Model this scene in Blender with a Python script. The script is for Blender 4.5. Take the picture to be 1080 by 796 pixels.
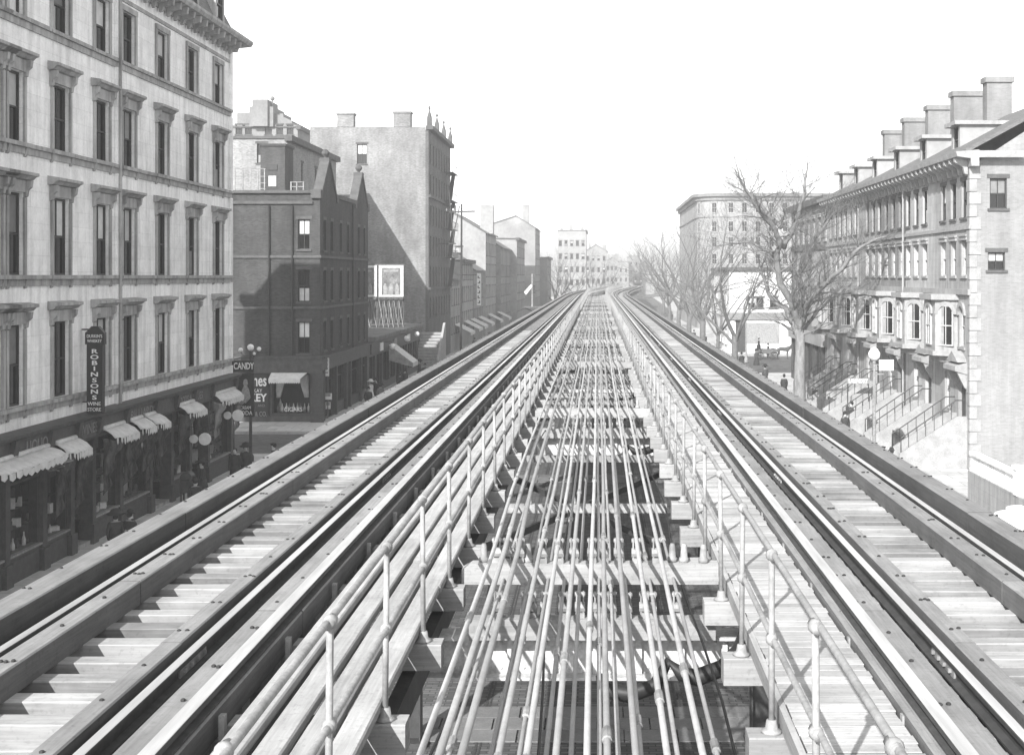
import bpy, math, random
from mathutils import Vector, Matrix, noise
random.seed(7)
R = math.radians
for o in list(bpy.data.objects):
    bpy.data.objects.remove(o)
SC = bpy.context.scene
COL = SC.collection

# ------------------------------------------------------------------ camera, sky, sun, exposure
F, VX, HY, CZ = 1341.0, 630.0, 291.0, 10.3      # focal length and vanishing point in photo pixels, eye height
cam = bpy.data.cameras.new('camera')
cam.sensor_width = 36.0
cam.lens = F / 1080.0 * 36.0
cam.shift_x = -(VX - 540.0) / 1080.0
cam.shift_y = -(398.0 - HY) / 1080.0
cam.clip_start, cam.clip_end = 0.1, 6000.0
co = bpy.data.objects.new('camera', cam)
co.location = (0, 0, CZ)
co.rotation_euler = (R(90), 0, 0)
COL.objects.link(co)
SC.camera = co

SUN_EL, SUN_AZ = R(31.5), R(22)                   # sun behind the camera, to its left
wd = bpy.data.worlds.new('World')
SC.world = wd
wd.use_nodes = True
wn = wd.node_tree
wn.nodes.clear()
sky = wn.nodes.new('ShaderNodeTexSky')
sky.sky_type = 'NISHITA'
sky.sun_disc = False
sky.sun_elevation = SUN_EL
sky.sun_rotation = math.pi + SUN_AZ
sky.air_density, sky.dust_density, sky.ozone_density = 1.0, 0.8, 1.0
sep = wn.nodes.new('ShaderNodeSeparateColor')       # the old plate sees blue light, hardly any red
mixb = wn.nodes.new('ShaderNodeMath')
mixb.operation = 'MULTIPLY_ADD'
mixb.inputs[1].default_value = 0.6
grn = wn.nodes.new('ShaderNodeMath')
grn.operation = 'MULTIPLY'
grn.inputs[1].default_value = 0.45
bg = wn.nodes.new('ShaderNodeBackground')
bg.inputs[1].default_value = 0.125
wo = wn.nodes.new('ShaderNodeOutputWorld')
wn.links.new(sky.outputs[0], sep.inputs[0])
wn.links.new(sep.outputs[2], mixb.inputs[0])
wn.links.new(sep.outputs[1], grn.inputs[0])
wn.links.new(grn.outputs[0], mixb.inputs[2])
wn.links.new(mixb.outputs[0], bg.inputs[0])
wn.links.new(bg.outputs[0], wo.inputs[0])

sl = bpy.data.lights.new('sun', 'SUN')
sl.energy = 3.4
sl.angle = R(0.5)
sl.color = (1.0, 0.995, 0.985)
so = bpy.data.objects.new('sun', sl)
sd = Vector((math.sin(SUN_AZ) * math.cos(SUN_EL), math.cos(SUN_AZ) * math.cos(SUN_EL), -math.sin(SUN_EL)))
so.rotation_euler = sd.to_track_quat('-Z', 'Y').to_euler()
so.location = (-20, -40, 60)
COL.objects.link(so)

SC.view_settings.view_transform = 'Standard'
SC.view_settings.look = 'None'
SC.view_settings.exposure = 1.3
SC.view_settings.gamma = 1.0
SC.view_settings.use_curve_mapping = False
SC.cycles.use_denoising = True
SC.cycles.max_bounces = 6
SC.cycles.diffuse_bounces = 3
SC.cycles.glossy_bounces = 3
SC.cycles.transparent_max_bounces = 8
SC.cycles.volume_bounces = 1
SC.cycles.use_adaptive_sampling = True

# ------------------------------------------------------------------ materials (a grey world: the photograph is black and white)
MATS = {}
def new_mat(name):
    m = bpy.data.materials.new(name)
    m.use_nodes = True
    nt = m.node_tree
    b = nt.nodes['Principled BSDF']
    return m, nt, b
def math_node(nt, op, a, b=None):
    n = nt.nodes.new('ShaderNodeMath')
    n.operation = op
    for i, s in enumerate((a, b)):
        if s is None: continue
        if isinstance(s, (int, float)): n.inputs[i].default_value = s
        else: nt.links.new(s, n.inputs[i])
    return n.outputs[0]
def coords(nt, scale, space='Object'):
    tc = nt.nodes.new('ShaderNodeTexCoord')
    mp = nt.nodes.new('ShaderNodeMapping')
    mp.inputs['Scale'].default_value = scale
    if space == 'World':
        g = nt.nodes.new('ShaderNodeNewGeometry')
        nt.links.new(g.outputs['Position'], mp.inputs[0])
    else:
        nt.links.new(tc.outputs['Object'], mp.inputs[0])
    return mp.outputs[0]
def noise_val(nt, vec, scale, detail=5, rough=.6):
    n = nt.nodes.new('ShaderNodeTexNoise')
    n.inputs['Scale'].default_value = scale
    n.inputs['Detail'].default_value = detail
    n.inputs['Roughness'].default_value = rough
    nt.links.new(vec, n.inputs['Vector'])
    return n.outputs[0]
def maprange(nt, v, a, b, c, d):
    n = nt.nodes.new('ShaderNodeMapRange')
    for i, s in enumerate((a, b, c, d)): n.inputs[i + 1].default_value = s
    nt.links.new(v, n.inputs[0])
    return n.outputs[0]
def finish(nt, b, val, bumpsrc=None, bump=.2, dist=.01):
    c = nt.nodes.new('ShaderNodeCombineColor')
    for i in range(3): nt.links.new(val, c.inputs[i])
    nt.links.new(c.outputs[0], b.inputs['Base Color'])
    if bumpsrc is not None:
        bp = nt.nodes.new('ShaderNodeBump')
        bp.inputs['Strength'].default_value = bump
        bp.inputs['Distance'].default_value = dist
        nt.links.new(bumpsrc, bp.inputs['Height'])
        nt.links.new(bp.outputs[0], b.inputs['Normal'])
def mat_plain(name, val, var=.15, scale=3.0, rough=.8, bump=.15, metal=0.0, stretch=(1, 1, 1), rnd=0.0, space='World', spec=.4, dist=.01, fine=0.0):
    if name in MATS: return MATS[name]
    m, nt, b = new_mat(name)
    vec = coords(nt, stretch, space)
    n = noise_val(nt, vec, scale)
    v = maprange(nt, n, .3, .7, val * (1 - var), val * (1 + var))
    if fine:
        n2 = noise_val(nt, vec, scale * 9, 3)
        v = math_node(nt, 'MULTIPLY', v, maprange(nt, n2, .3, .7, 1 - fine, 1 + fine))
    if rnd:
        oi = nt.nodes.new('ShaderNodeObjectInfo')
        v = math_node(nt, 'MULTIPLY', v, maprange(nt, oi.outputs['Random'], 0, 1, 1 - rnd, 1 + rnd))
    finish(nt, b, v, n, bump, dist)
    b.inputs['Roughness'].default_value = rough
    b.inputs['Metallic'].default_value = metal
    b.inputs['Specular IOR Level'].default_value = spec
    MATS[name] = m
    return m
def mat_wood(name, val, along='y', rnd=.12, var=.22, rough=.85, side=.4, stain=.82):
    if name in MATS: return MATS[name]
    m, nt, b = new_mat(name)
    st = {'y': (14, .7, 14), 'x': (.7, 14, 14), 'z': (14, 14, .7)}[along]
    g = noise_val(nt, coords(nt, st, 'World'), 2.2, 6, .65)
    s = noise_val(nt, coords(nt, (1, 1, 1), 'World'), 1.3, 4)
    f = noise_val(nt, coords(nt, (1, 1, 1), 'World'), 22, 3)
    v = maprange(nt, g, .28, .72, val * (1 - var), val * (1 + var))
    v = math_node(nt, 'MULTIPLY', v, maprange(nt, s, .3, .65, stain, 1.12))
    v = math_node(nt, 'MULTIPLY', v, maprange(nt, f, .28, .45, .8, 1.0))
    ge = nt.nodes.new('ShaderNodeNewGeometry')          # tops bleached by weather and feet, sides darkened for creosote and painted-in shade
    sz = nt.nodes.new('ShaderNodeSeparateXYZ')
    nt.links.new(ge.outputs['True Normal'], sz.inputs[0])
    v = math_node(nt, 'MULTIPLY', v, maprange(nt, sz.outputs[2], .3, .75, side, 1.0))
    oi = nt.nodes.new('ShaderNodeObjectInfo')
    v = math_node(nt, 'MULTIPLY', v, maprange(nt, oi.outputs['Random'], 0, 1, 1 - rnd, 1 + rnd))
    finish(nt, b, v, g, .35, .006)
    b.inputs['Roughness'].default_value = rough
    b.inputs['Specular IOR Level'].default_value = .25
    MATS[name] = m
    return m
def mat_brick(name, val, mortar, scale=1.0, var=.25, dirt=.25):
    if name in MATS: return MATS[name]
    m, nt, b = new_mat(name)
    g = nt.nodes.new('ShaderNodeNewGeometry')
    sp = nt.nodes.new('ShaderNodeSeparateXYZ')
    nt.links.new(g.outputs['Position'], sp.inputs[0])
    cb = nt.nodes.new('ShaderNodeCombineXYZ')
    nt.links.new(math_node(nt, 'ADD', sp.outputs[0], sp.outputs[1]), cb.inputs[0])
    nt.links.new(sp.outputs[2], cb.inputs[1])
    bt = nt.nodes.new('ShaderNodeTexBrick')
    bt.inputs['Scale'].default_value = scale
    bt.inputs['Brick Width'].default_value = .22
    bt.inputs['Row Height'].default_value = .075
    bt.inputs['Mortar Size'].default_value = .007
    bt.inputs['Color1'].default_value = (val * (1 - var),) * 3 + (1,)
    bt.inputs['Color2'].default_value = (val * (1 + var),) * 3 + (1,)
    bt.inputs['Mortar'].default_value = (mortar,) * 3 + (1,)
    nt.links.new(cb.outputs[0], bt.inputs['Vector'])
    n = noise_val(nt, coords(nt, (1, 1, .6), 'World'), .45, 6)
    n2 = noise_val(nt, coords(nt, (2.2, 2.2, .25), 'World'), 1.2, 4)
    bwn = nt.nodes.new('ShaderNodeRGBToBW')
    nt.links.new(bt.outputs['Color'], bwn.inputs[0])
    v = math_node(nt, 'MULTIPLY', bwn.outputs[0], maprange(nt, n, .3, .7, 1 - dirt, 1 + dirt))
    v = math_node(nt, 'MULTIPLY', v, maprange(nt, n2, .3, .7, .88, 1.1))
    finish(nt, b, v, bt.outputs['Fac'], -.3, .006)
    b.inputs['Roughness'].default_value = .9
    b.inputs['Specular IOR Level'].default_value = .2
    MATS[name] = m
    return m
def mat_stone(name, val, joint_h=.6, joint_w=1.4, stain=.3):
    """smooth ashlar with faint joints and rain streaks"""
    if name in MATS: return MATS[name]
    m, nt, b = new_mat(name)
    g = nt.nodes.new('ShaderNodeNewGeometry')
    sp = nt.nodes.new('ShaderNodeSeparateXYZ')
    nt.links.new(g.outputs['Position'], sp.inputs[0])
    cb = nt.nodes.new('ShaderNodeCombineXYZ')
    nt.links.new(math_node(nt, 'ADD', sp.outputs[0], sp.outputs[1]), cb.inputs[0])
    nt.links.new(sp.outputs[2], cb.inputs[1])
    bt = nt.nodes.new('ShaderNodeTexBrick')
    bt.inputs['Scale'].default_value = 1
    bt.inputs['Brick Width'].default_value = joint_w
    bt.inputs['Row Height'].default_value = joint_h
    bt.inputs['Mortar Size'].default_value = .008
    bt.inputs['Color1'].default_value = (val * .95,) * 3 + (1,)
    bt.inputs['Color2'].default_value = (val * 1.05,) * 3 + (1,)
    bt.inputs['Mortar'].default_value = (val * .8,) * 3 + (1,)
    nt.links.new(cb.outputs[0], bt.inputs['Vector'])
    bwn = nt.nodes.new('ShaderNodeRGBToBW')
    nt.links.new(bt.outputs['Color'], bwn.inputs[0])
    n1 = noise_val(nt, coords(nt, (2.6, 2.6, .22), 'World'), 1.0, 7, .68)
    n2 = noise_val(nt, coords(nt, (1, 1, 1), 'World'), .8, 6, .7)
    n3 = noise_val(nt, coords(nt, (1, 1, 1), 'World'), 9, 4, .6)
    v = math_node(nt, 'MULTIPLY', bwn.outputs[0], maprange(nt, n1, .34, .58, 1 - stain, 1.04))
    v = math_node(nt, 'MULTIPLY', v, maprange(nt, n2, .32, .6, 1 - stain * .6, 1.05))
    v = math_node(nt, 'MULTIPLY', v, maprange(nt, n3, .3, .6, .92, 1.03))
    finish(nt, b, v, n3, .15, .01)
    b.inputs['Roughness'].default_value = .75
    b.inputs['Specular IOR Level'].default_value = .25
    MATS[name] = m
    return m
def mat_cobble(name, val):
    m, nt, b = new_mat(name)
    g = nt.nodes.new('ShaderNodeNewGeometry')
    bt = nt.nodes.new('ShaderNodeTexBrick')
    bt.inputs['Scale'].default_value = 1
    bt.inputs['Brick Width'].default_value = .32
    bt.inputs['Row Height'].default_value = .14
    bt.inputs['Mortar Size'].default_value = .02
    bt.inputs['Mortar Smooth'].default_value = .6
    bt.inputs['Color1'].default_value = (val * .6,) * 3 + (1,)
    bt.inputs['Color2'].default_value = (val * 1.4,) * 3 + (1,)
    bt.inputs['Mortar'].default_value = (val * .35,) * 3 + (1,)
    nt.links.new(g.outputs['Position'], bt.inputs['Vector'])
    bwn = nt.nodes.new('ShaderNodeRGBToBW')
    nt.links.new(bt.outputs['Color'], bwn.inputs[0])
    n = noise_val(nt, coords(nt, (1, .35, 1), 'World'), .35, 6)
    v = math_node(nt, 'MULTIPLY', bwn.outputs[0], maprange(nt, n, .3, .7, .7, 1.35))
    finish(nt, b, v, bt.outputs['Fac'], -.8, .03)
    b.inputs['Roughness'].default_value = .8
    MATS[name] = m
    return m
def mat_paving(name, val):
    m, nt, b = new_mat(name)
    g = nt.nodes.new('ShaderNodeNewGeometry')
    bt = nt.nodes.new('ShaderNodeTexBrick')
    bt.inputs['Scale'].default_value = 1
    bt.inputs['Brick Width'].default_value = 1.7
    bt.inputs['Row Height'].default_value = 1.1
    bt.inputs['Mortar Size'].default_value = .02
    bt.inputs['Color1'].default_value = (val * .85,) * 3 + (1,)
    bt.inputs['Color2'].default_value = (val * 1.12,) * 3 + (1,)
    bt.inputs['Mortar'].default_value = (val * .45,) * 3 + (1,)
    nt.links.new(g.outputs['Position'], bt.inputs['Vector'])
    bwn = nt.nodes.new('ShaderNodeRGBToBW')
    nt.links.new(bt.outputs['Color'], bwn.inputs[0])
    n = noise_val(nt, coords(nt, (1, 1, 1), 'World'), 2.5, 6)
    v = math_node(nt, 'MULTIPLY', bwn.outputs[0], maprange(nt, n, .3, .7, .82, 1.1))
    finish(nt, b, v, bt.outputs['Fac'], -.3, .01)
    b.inputs['Roughness'].default_value = .9
    MATS[name] = m
    return m
def mat_glass(name, val=.02, rough=.08):
    m, nt, b = new_mat(name)
    oi = nt.nodes.new('ShaderNodeObjectInfo')
    v = maprange(nt, oi.outputs['Random'], 0, 1, val * .5, val * 1.8)
    n = noise_val(nt, coords(nt, (1, 1, 1), 'World'), .9, 2)
    finish(nt, b, v, n, .05, .05)
    b.inputs['Roughness'].default_value = rough
    b.inputs['Specular IOR Level'].default_value = .5
    MATS[name] = m
    return m
def mat_clear(name):
    m, nt, b = new_mat(name)
    b.inputs['Base Color'].default_value = (.02, .02, .02, 1)
    b.inputs['Roughness'].default_value = .04
    t = nt.nodes.new('ShaderNodeBsdfTransparent')
    t.inputs[0].default_value = (.95, .95, .95, 1)
    mx = nt.nodes.new('ShaderNodeMixShader')
    mx.inputs[0].default_value = .1
    nt.links.new(t.outputs[0], mx.inputs[1])
    nt.links.new(b.outputs[0], mx.inputs[2])
    nt.links.new(mx.outputs[0], nt.nodes['Material Output'].inputs[0])
    MATS[name] = m
    return m
def mat_person(name, coat, skin=.42):
    if name in MATS: return MATS[name]
    m, nt, b = new_mat(name)
    tc = nt.nodes.new('ShaderNodeTexCoord')
    sp = nt.nodes.new('ShaderNodeSeparateXYZ')
    nt.links.new(tc.outputs['Object'], sp.inputs[0])
    st = math_node(nt, 'GREATER_THAN', sp.outputs[2], 1.46)
    n = noise_val(nt, coords(nt, (1, 1, 1)), 6)
    cv = maprange(nt, n, .3, .7, coat * .7, coat * 1.3)
    v = math_node(nt, 'ADD', math_node(nt, 'MULTIPLY', st, skin), math_node(nt, 'MULTIPLY', math_node(nt, 'SUBTRACT', 1.0, st), cv))
    finish(nt, b, v)
    b.inputs['Roughness'].default_value = .85
    MATS[name] = m
    return m

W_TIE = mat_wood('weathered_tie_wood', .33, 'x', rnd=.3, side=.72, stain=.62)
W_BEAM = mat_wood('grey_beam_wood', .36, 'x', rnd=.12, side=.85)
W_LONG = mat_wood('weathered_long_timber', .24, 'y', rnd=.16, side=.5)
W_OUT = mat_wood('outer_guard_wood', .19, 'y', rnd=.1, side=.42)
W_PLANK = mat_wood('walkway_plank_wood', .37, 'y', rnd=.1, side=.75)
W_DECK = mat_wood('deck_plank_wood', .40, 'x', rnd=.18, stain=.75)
M_RAILHEAD = mat_plain('polished_rail_steel', .5, .22, 2, .38, .03, .35, (3, .25, 1))
M_RAIL = mat_plain('rusty_rail_web', .05, .3, 8, .8, .1)
M_THIRD = mat_plain('third_rail_steel', .5, .25, 3, .42, .04, .3, (3, .25, 1))
M_PIPE = mat_plain('grey_painted_pipe', .36, .18, 1.3, .55, .08, rnd=.25, fine=.1)
M_POST = mat_plain('light_painted_pipe', .27, .3, 2.5, .65, .1, fine=.2)
M_STEEL = mat_plain('dark_structural_steel', .045, .35, 3, .65, .2, fine=.2)
M_STEELP = mat_plain('grey_painted_steel', .5, .25, 3, .6, .2, fine=.2)
M_BOLT = mat_plain('dark_iron_bolt', .03, .3, 8, .6, .1)
M_CAST = mat_plain('cast_iron_grey', .24, .35, 9, .65, .2, rnd=.2)
M_HOSE = mat_plain('black_rubber_hose', .02, .3, 6, .55, .1)
M_STREET = mat_cobble('granite_setts', .1)
M_PAVE = mat_paving('pavement_flags', .48)
M_KERB = mat_plain('granite_kerb', .3, .2, 2, .85, .2, fine=.15)
M_FLAG = mat_plain('crossing_flagstone', .17, .15, 2, .85, .2, rnd=.22, fine=.12)
M_MARBLE = mat_stone('pale_marble', .88, .55, 1.6, .23)
M_MARTRIM = mat_stone('pale_marble_trim', .4, 4, 4, .45)
M_GLASS = mat_glass('dark_window_glass', .01)
M_CLEAR = mat_clear('shop_window_glass')
M_SASH = mat_plain('dark_sash_paint', .035, .25, 6, .6, .05, rnd=.3)
M_SASHL = mat_plain('pale_sash_paint', .45, .2, 6, .6, .05)
M_BLIND = mat_plain('window_blind', .4, .15, 3, .9, .05, rnd=.75)
M_BRICK2 = mat_brick('dark_red_brick', .055, .085)
M_STONE2 = mat_plain('brown_stone_trim', .085, .25, 2, .85, .2, fine=.2)
M_BRICK4 = mat_brick('buff_party_brick', .2, .23, dirt=.3)
M_BRICK4S = mat_brick('brown_front_brick', .1, .14)
M_BRICK5 = mat_brick('pale_grey_brick', .25, .28)
M_BRICKR = mat_brick('warm_terrace_brick', .2, .23, var=.1)
M_STONER = mat_stone('terrace_stone', .34, .45, 1.2, .3)
M_STONER2 = mat_stone('terrace_stone_cleaner', .42, .45, 1.2, .22)
M_BRICKG = mat_brick('gable_brick', .24, .27, var=.1, dirt=.15)
M_TRIMR = mat_plain('terrace_trim', .3, .2, 2, .8, .2, fine=.15)
M_ROOF = mat_plain('slate_roof', .13, .3, 2, .75, .3, stretch=(1, 1, 5), fine=.25)
M_TAR = mat_plain('tarred_roof', .17, .3, 1, .9, .2)
M_SHOP = mat_plain('dark_shopfront_paint', .05, .35, 4, .5, .1, fine=.2)
M_SHOPM = mat_plain('brown_shopfront_paint', .06, .35, 3, .55, .15, fine=.25)
M_SIGNBK = mat_plain('black_sign_paint', .02, .3, 5, .5, .05)
M_SIGNWH = mat_plain('white_sign_paint', .75, .08, 5, .6, .05)
M_SIGNGR = mat_plain('dull_gilt_letters', .2, .3, 5, .5, .05)
M_AWN = mat_plain('white_awning_canvas', .62, .15, 4, .9, .2, fine=.08)
M_AWND = mat_plain('dark_awning_canvas', .075, .7, 2.2, .9, .3, stretch=(3, 3, .8), fine=.3)
M_AWNG = mat_plain('grey_awning_canvas', .28, .3, 3, .9, .2, stretch=(1, 6, 1), fine=.2)
M_GOODSL = mat_plain('pale_shop_goods', .75, .15, 8, .7, .1, rnd=.3)
M_GOODSD = mat_plain('dark_shop_goods', .08, .4, 8, .6, .1, rnd=.6)
M_IN = mat_plain('shop_interior', .05, .3, 2, .9, .1)
M_POSTER = mat_plain('faded_poster_print', .16, .6, 1.6, .9, .05, fine=.4)
M_BARK = mat_plain('grey_elm_bark', .19, .35, 5, .95, .6, stretch=(1, 1, .3), dist=.05, fine=.25)
M_TWIG = mat_plain('bare_twigs', .14, .3, 3, .95, .1)
M_BARKF = mat_plain('far_tree_bark', .12, .3, 3, .95, .2)
M_FAR1 = mat_plain('far_pale_wall', .3, .2, .25, .9, .1, fine=.12)
M_FARS = mat_plain('hilltop_stone', .2, .2, .4, .9, .1, fine=.12)
M_FAR2 = mat_plain('far_dark_wall', .22, .25, .25, .9, .1, fine=.12)
M_FAR3 = mat_plain('far_mid_wall', .27, .25, .25, .9, .1, fine=.12)
M_IRON = mat_plain('black_iron', .03, .3, 6, .5, .1)
M_GLOBE = mat_plain('opal_glass', .8, .05, 5, .2, .02)
M_HORSE = mat_plain('dark_horse_coat', .06, .3, 5, .7, .05)
M_CART = mat_plain('cart_wood', .1, .3, 4, .7, .1, rnd=.3)
M_SKIRT = mat_plain('black_skirt_cloth', .03, .3, 6, .9, .1)
M_HAT = mat_plain('black_felt', .02, .3, 8, .9, .05)
M_BLOUSE = mat_plain('white_blouse', .7, .1, 6, .9, .1)
M_TRAIN = mat_plain('train_paint', .05, .2, 2, .5, .05)

# ------------------------------------------------------------------ mesh helpers
OFF = {}                                     # world offset of Empties whose parts are given in world coordinates
class MB:
    def __init__(s):
        s.v, s.f = [], []
    def add(s, vs, fs):
        n = len(s.v)
        s.v += [tuple(p) for p in vs]
        s.f += [tuple(i + n for i in f) for f in fs]
        return s
    def box(s, x0, x1, y0, y1, z0, z1):
        return s.add([(x0, y0, z0), (x1, y0, z0), (x1, y1, z0), (x0, y1, z0), (x0, y0, z1), (x1, y0, z1), (x1, y1, z1), (x0, y1, z1)],
                     [(3, 2, 1, 0), (4, 5, 6, 7), (0, 1, 5, 4), (1, 2, 6, 5), (2, 3, 7, 6), (3, 0, 4, 7)])
    def hexa(s, p):
        return s.add(p, [(3, 2, 1, 0), (4, 5, 6, 7), (0, 1, 5, 4), (1, 2, 6, 5), (2, 3, 7, 6), (3, 0, 4, 7)])
    def bar(s, a, b, w, h=None):
        """square bar from a to b"""
        a, b = Vector(a), Vector(b)
        h = h or w
        d = (b - a).normalized()
        u = d.cross(Vector((0, 0, 1)))
        if u.length < 1e-4: u = Vector((1, 0, 0))
        u.normalize()
        t = u.cross(d)
        u, t = u * w / 2, t * h / 2
        return s.hexa([a - u - t, a + u - t, b + u - t, b - u - t, a - u + t, a + u + t, b + u + t, b - u + t])
    def tube(s, pts, rad, n=8, cap=True):
        pts = [Vector(p) for p in pts]
        if not hasattr(rad, '__len__'): rad = [rad] * len(pts)
        vs, fs = [], []
        prev = None
        for i, p in enumerate(pts):
            d = (pts[min(i + 1, len(pts) - 1)] - pts[max(i - 1, 0)]).normalized()
            if prev is None:
                u = d.cross(Vector((0, 0, 1)))
                if u.length < 1e-3: u = d.cross(Vector((1, 0, 0)))
            else:
                u = prev - d * prev.dot(d)
            u.normalize()
            prev = u
            w = d.cross(u)
            for k in range(n):
                a = 2 * math.pi * k / n
                vs.append(p + (u * math.cos(a) + w * math.sin(a)) * rad[i])
        for i in range(len(pts) - 1):
            for k in range(n):
                a, b = i * n + k, i * n + (k + 1) % n
                fs.append((a, b, b + n, a + n))
        if cap:
            fs.append(tuple(range(n))[::-1])
            fs.append(tuple(range((len(pts) - 1) * n, len(pts) * n)))
        return s.add(vs, fs)
    def lathe(s, prof, c=(0, 0, 0), n=10):
        vs, fs = [], []
        for r, z in prof:
            for k in range(n):
                a = 2 * math.pi * k / n
                vs.append((c[0] + r * math.cos(a), c[1] + r * math.sin(a), c[2] + z))
        for i in range(len(prof) - 1):
            for k in range(n):
                a, b = i * n + k, i * n + (k + 1) % n
                fs.append((a, b, b + n, a + n))
        fs.append(tuple(range(n))[::-1])
        fs.append(tuple(range((len(prof) - 1) * n, len(prof) * n)))
        return s.add(vs, fs)
    def ball(s, c, r, n=8):
        return s.lathe([(r * math.sin(math.pi * i / 6) + 1e-4, -r * math.cos(math.pi * i / 6)) for i in range(7)], c, n)
    def sweep(s, prof, ys, f=None):
        """closed (x,z) profile carried along the line"""
        f = f or cx
        n = len(prof)
        vs = [(x + f(y), y, z) for y in ys for x, z in prof]
        fs = []
        for i in range(len(ys) - 1):
            for k in range(n):
                a, b = i * n + k, i * n + (k + 1) % n
                fs.append((a, b, b + n, a + n))
        fs.append(tuple(range(n)))
        fs.append(tuple(range((len(ys) - 1) * n, len(ys) * n))[::-1])
        return s.add(vs, fs)
    def prism(s, poly, axis, a, b):
        """2-D polygon extruded along an axis: axis 'y' -> (x,z), 'x' -> (y,z), 'z' -> (x,y)"""
        n = len(poly)
        def P(p, t):
            return {'y': (p[0], t, p[1]), 'x': (t, p[0], p[1]), 'z': (p[0], p[1], t)}[axis]
        vs = [P(p, a) for p in poly] + [P(p, b) for p in poly]
        fs = [(i, (i + 1) % n, (i + 1) % n + n, i + n) for i in range(n)]
        fs += [tuple(range(n))[::-1], tuple(range(n, 2 * n))]
        return s.add(vs, fs)
    def xf(s, m):
        s.v = [tuple(m @ Vector(p)) for p in s.v]
        return s
    def mesh(s, name, mat, smooth=False):
        me = bpy.data.meshes.new(name)
        me.from_pydata(s.v, [], s.f)
        if mat: me.materials.append(mat)
        if smooth:
            me.polygons.foreach_set('use_smooth', [True] * len(me.polygons))
        me.update()
        return me
    def build(s, name, mat, parent=None, smooth=False, world=True, fix=True):
        if parent is not None and world:
            o = OFF.get(parent.name, Vector((0, 0, 0)))
            s.v = [(p[0] - o.x, p[1] - o.y, p[2] - o.z) for p in s.v]
        me = s.mesh(name, mat, smooth)
        if fix: fixn(me)
        return link(name, me, parent)
def fixn(me):
    import bmesh
    b = bmesh.new()
    b.from_mesh(me)
    bmesh.ops.recalc_face_normals(b, faces=b.faces[:])
    b.to_mesh(me)
    b.free()
def link(name, data, parent=None, loc=None, rz=0.0):
    o = bpy.data.objects.new(name, data)
    if parent is not None: o.parent = parent
    if loc is not None: o.location = loc
    if rz: o.rotation_euler = (0, 0, rz)
    COL.objects.link(o)
    return o
def tag(o, label=None, cat=None, group=None, kind=None):
    if label: o['label'] = label
    if cat: o['category'] = cat
    if group: o['group'] = group
    if kind: o['kind'] = kind
    return o
def thing(name, label, cat, loc=(0, 0, 0), rz=0.0, group=None):
    o = link(name, None, None, loc, rz)
    tag(o, label, cat, group)
    OFF[o.name] = Vector(loc)
    return o
def child(parent, name, me, loc, rz=0.0):
    """instance of shared mesh, location given in world coordinates (parent unrotated)"""
    o = OFF.get(parent.name, Vector((0, 0, 0)))
    return link(name, me, parent, Vector(loc) - o, rz)
def text(parent, s, size, loc, rot, mat, name='lettering', align='CENTER', ext=.012, sx=1.0, bold=0.0):
    cu = bpy.data.curves.new(name, 'FONT')
    cu.body = s
    cu.size = size
    cu.align_x = align
    cu.align_y = 'CENTER'
    cu.extrude = ext
    cu.offset = bold
    cu.resolution_u = 3
    tmp = bpy.data.objects.new('tmp_text', cu)
    COL.objects.link(tmp)
    dg = bpy.context.evaluated_depsgraph_get()
    me = bpy.data.meshes.new_from_object(tmp.evaluated_get(dg))
    bpy.data.objects.remove(tmp)
    me.name = name
    me.materials.clear()
    me.materials.append(mat)
    o = bpy.data.objects.new(name, me)
    o.parent = parent
    o.location = Vector(loc) - OFF.get(parent.name, Vector((0, 0, 0)))
    o.rotation_euler = rot
    o.scale = (sx, 1, 1)
    COL.objects.link(o)
    return o
FRONT = (R(90), 0, 0)                       # text that faces the camera (-y)
def smooth(t):
    t = max(0.0, min(1.0, t))
    return t * t * (3 - 2 * t)
def cx(y):
    return 9.5 * smooth((y - 185) / 230) + (max(0, y - 415) * .02)
def street_cx(y):
    return cx(y) * 1.0
def at(x, Y):                                # photo column -> world X at depth Y
    return (x - VX) * Y / F
def zt(y, Y):                                # photo row -> world Z at depth Y
    return CZ - (y - HY) * Y / F
YS = [1, 60, 120, 180] + list(range(190, 425, 8)) + [450, 500, 560]
def seq(ys, a, b):
    return [a] + [y for y in ys if a < y < b] + [b]

# ------------------------------------------------------------------ the ground
g = MB().box(-900, 900, -60, 1900, -.3, 0).build('street', M_STREET)
tag(g, 'granite setts of the wide street below the elevated line', kind='structure')
def pavement(name, x0, x1, y0, y1, side, lab):
    m = MB()
    ys = seq(range(180, 640, 15), y0, y1)
    m.sweep([(x0, -.05), (x1, -.05), (x1, .15), (x0, .15)], ys, street_cx)
    o = m.build(name, M_PAVE)
    tag(o, lab, kind='structure')
    k = MB()
    xk = x1 if side > 0 else x0
    a, b = (xk + .002, xk + .2) if side > 0 else (xk - .2, xk - .002)
    k.sweep([(a, -.05), (b, -.05), (b, .165), (a, .165)], ys, street_cx)
    for y in (y0, y1):
        s = -1 if y == y0 else 1
        if -30 < y < 400:
            k.box(x0 + street_cx(y), x1 + street_cx(y), min(y + s * .002, y + s * .2), max(y + s * .002, y + s * .2), -.05, .165)
    ko = k.build('kerb', M_KERB)
    tag(ko, 'granite kerb of ' + lab, kind='structure')
pavement('pavement', -60, -14.8, -40, 72.5, 1, 'pavement in front of the white shop building')
pavement('pavement', -60, -14.8, 83.0, 620, 1, 'pavement beyond the side street, left')
pavement('pavement', 13.2, 70, -40, 133, -1, 'pavement with trees in front of the terrace, right')
pavement('pavement', 13.2, 70, 163, 620, -1, 'pavement beyond the side street, right')

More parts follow.
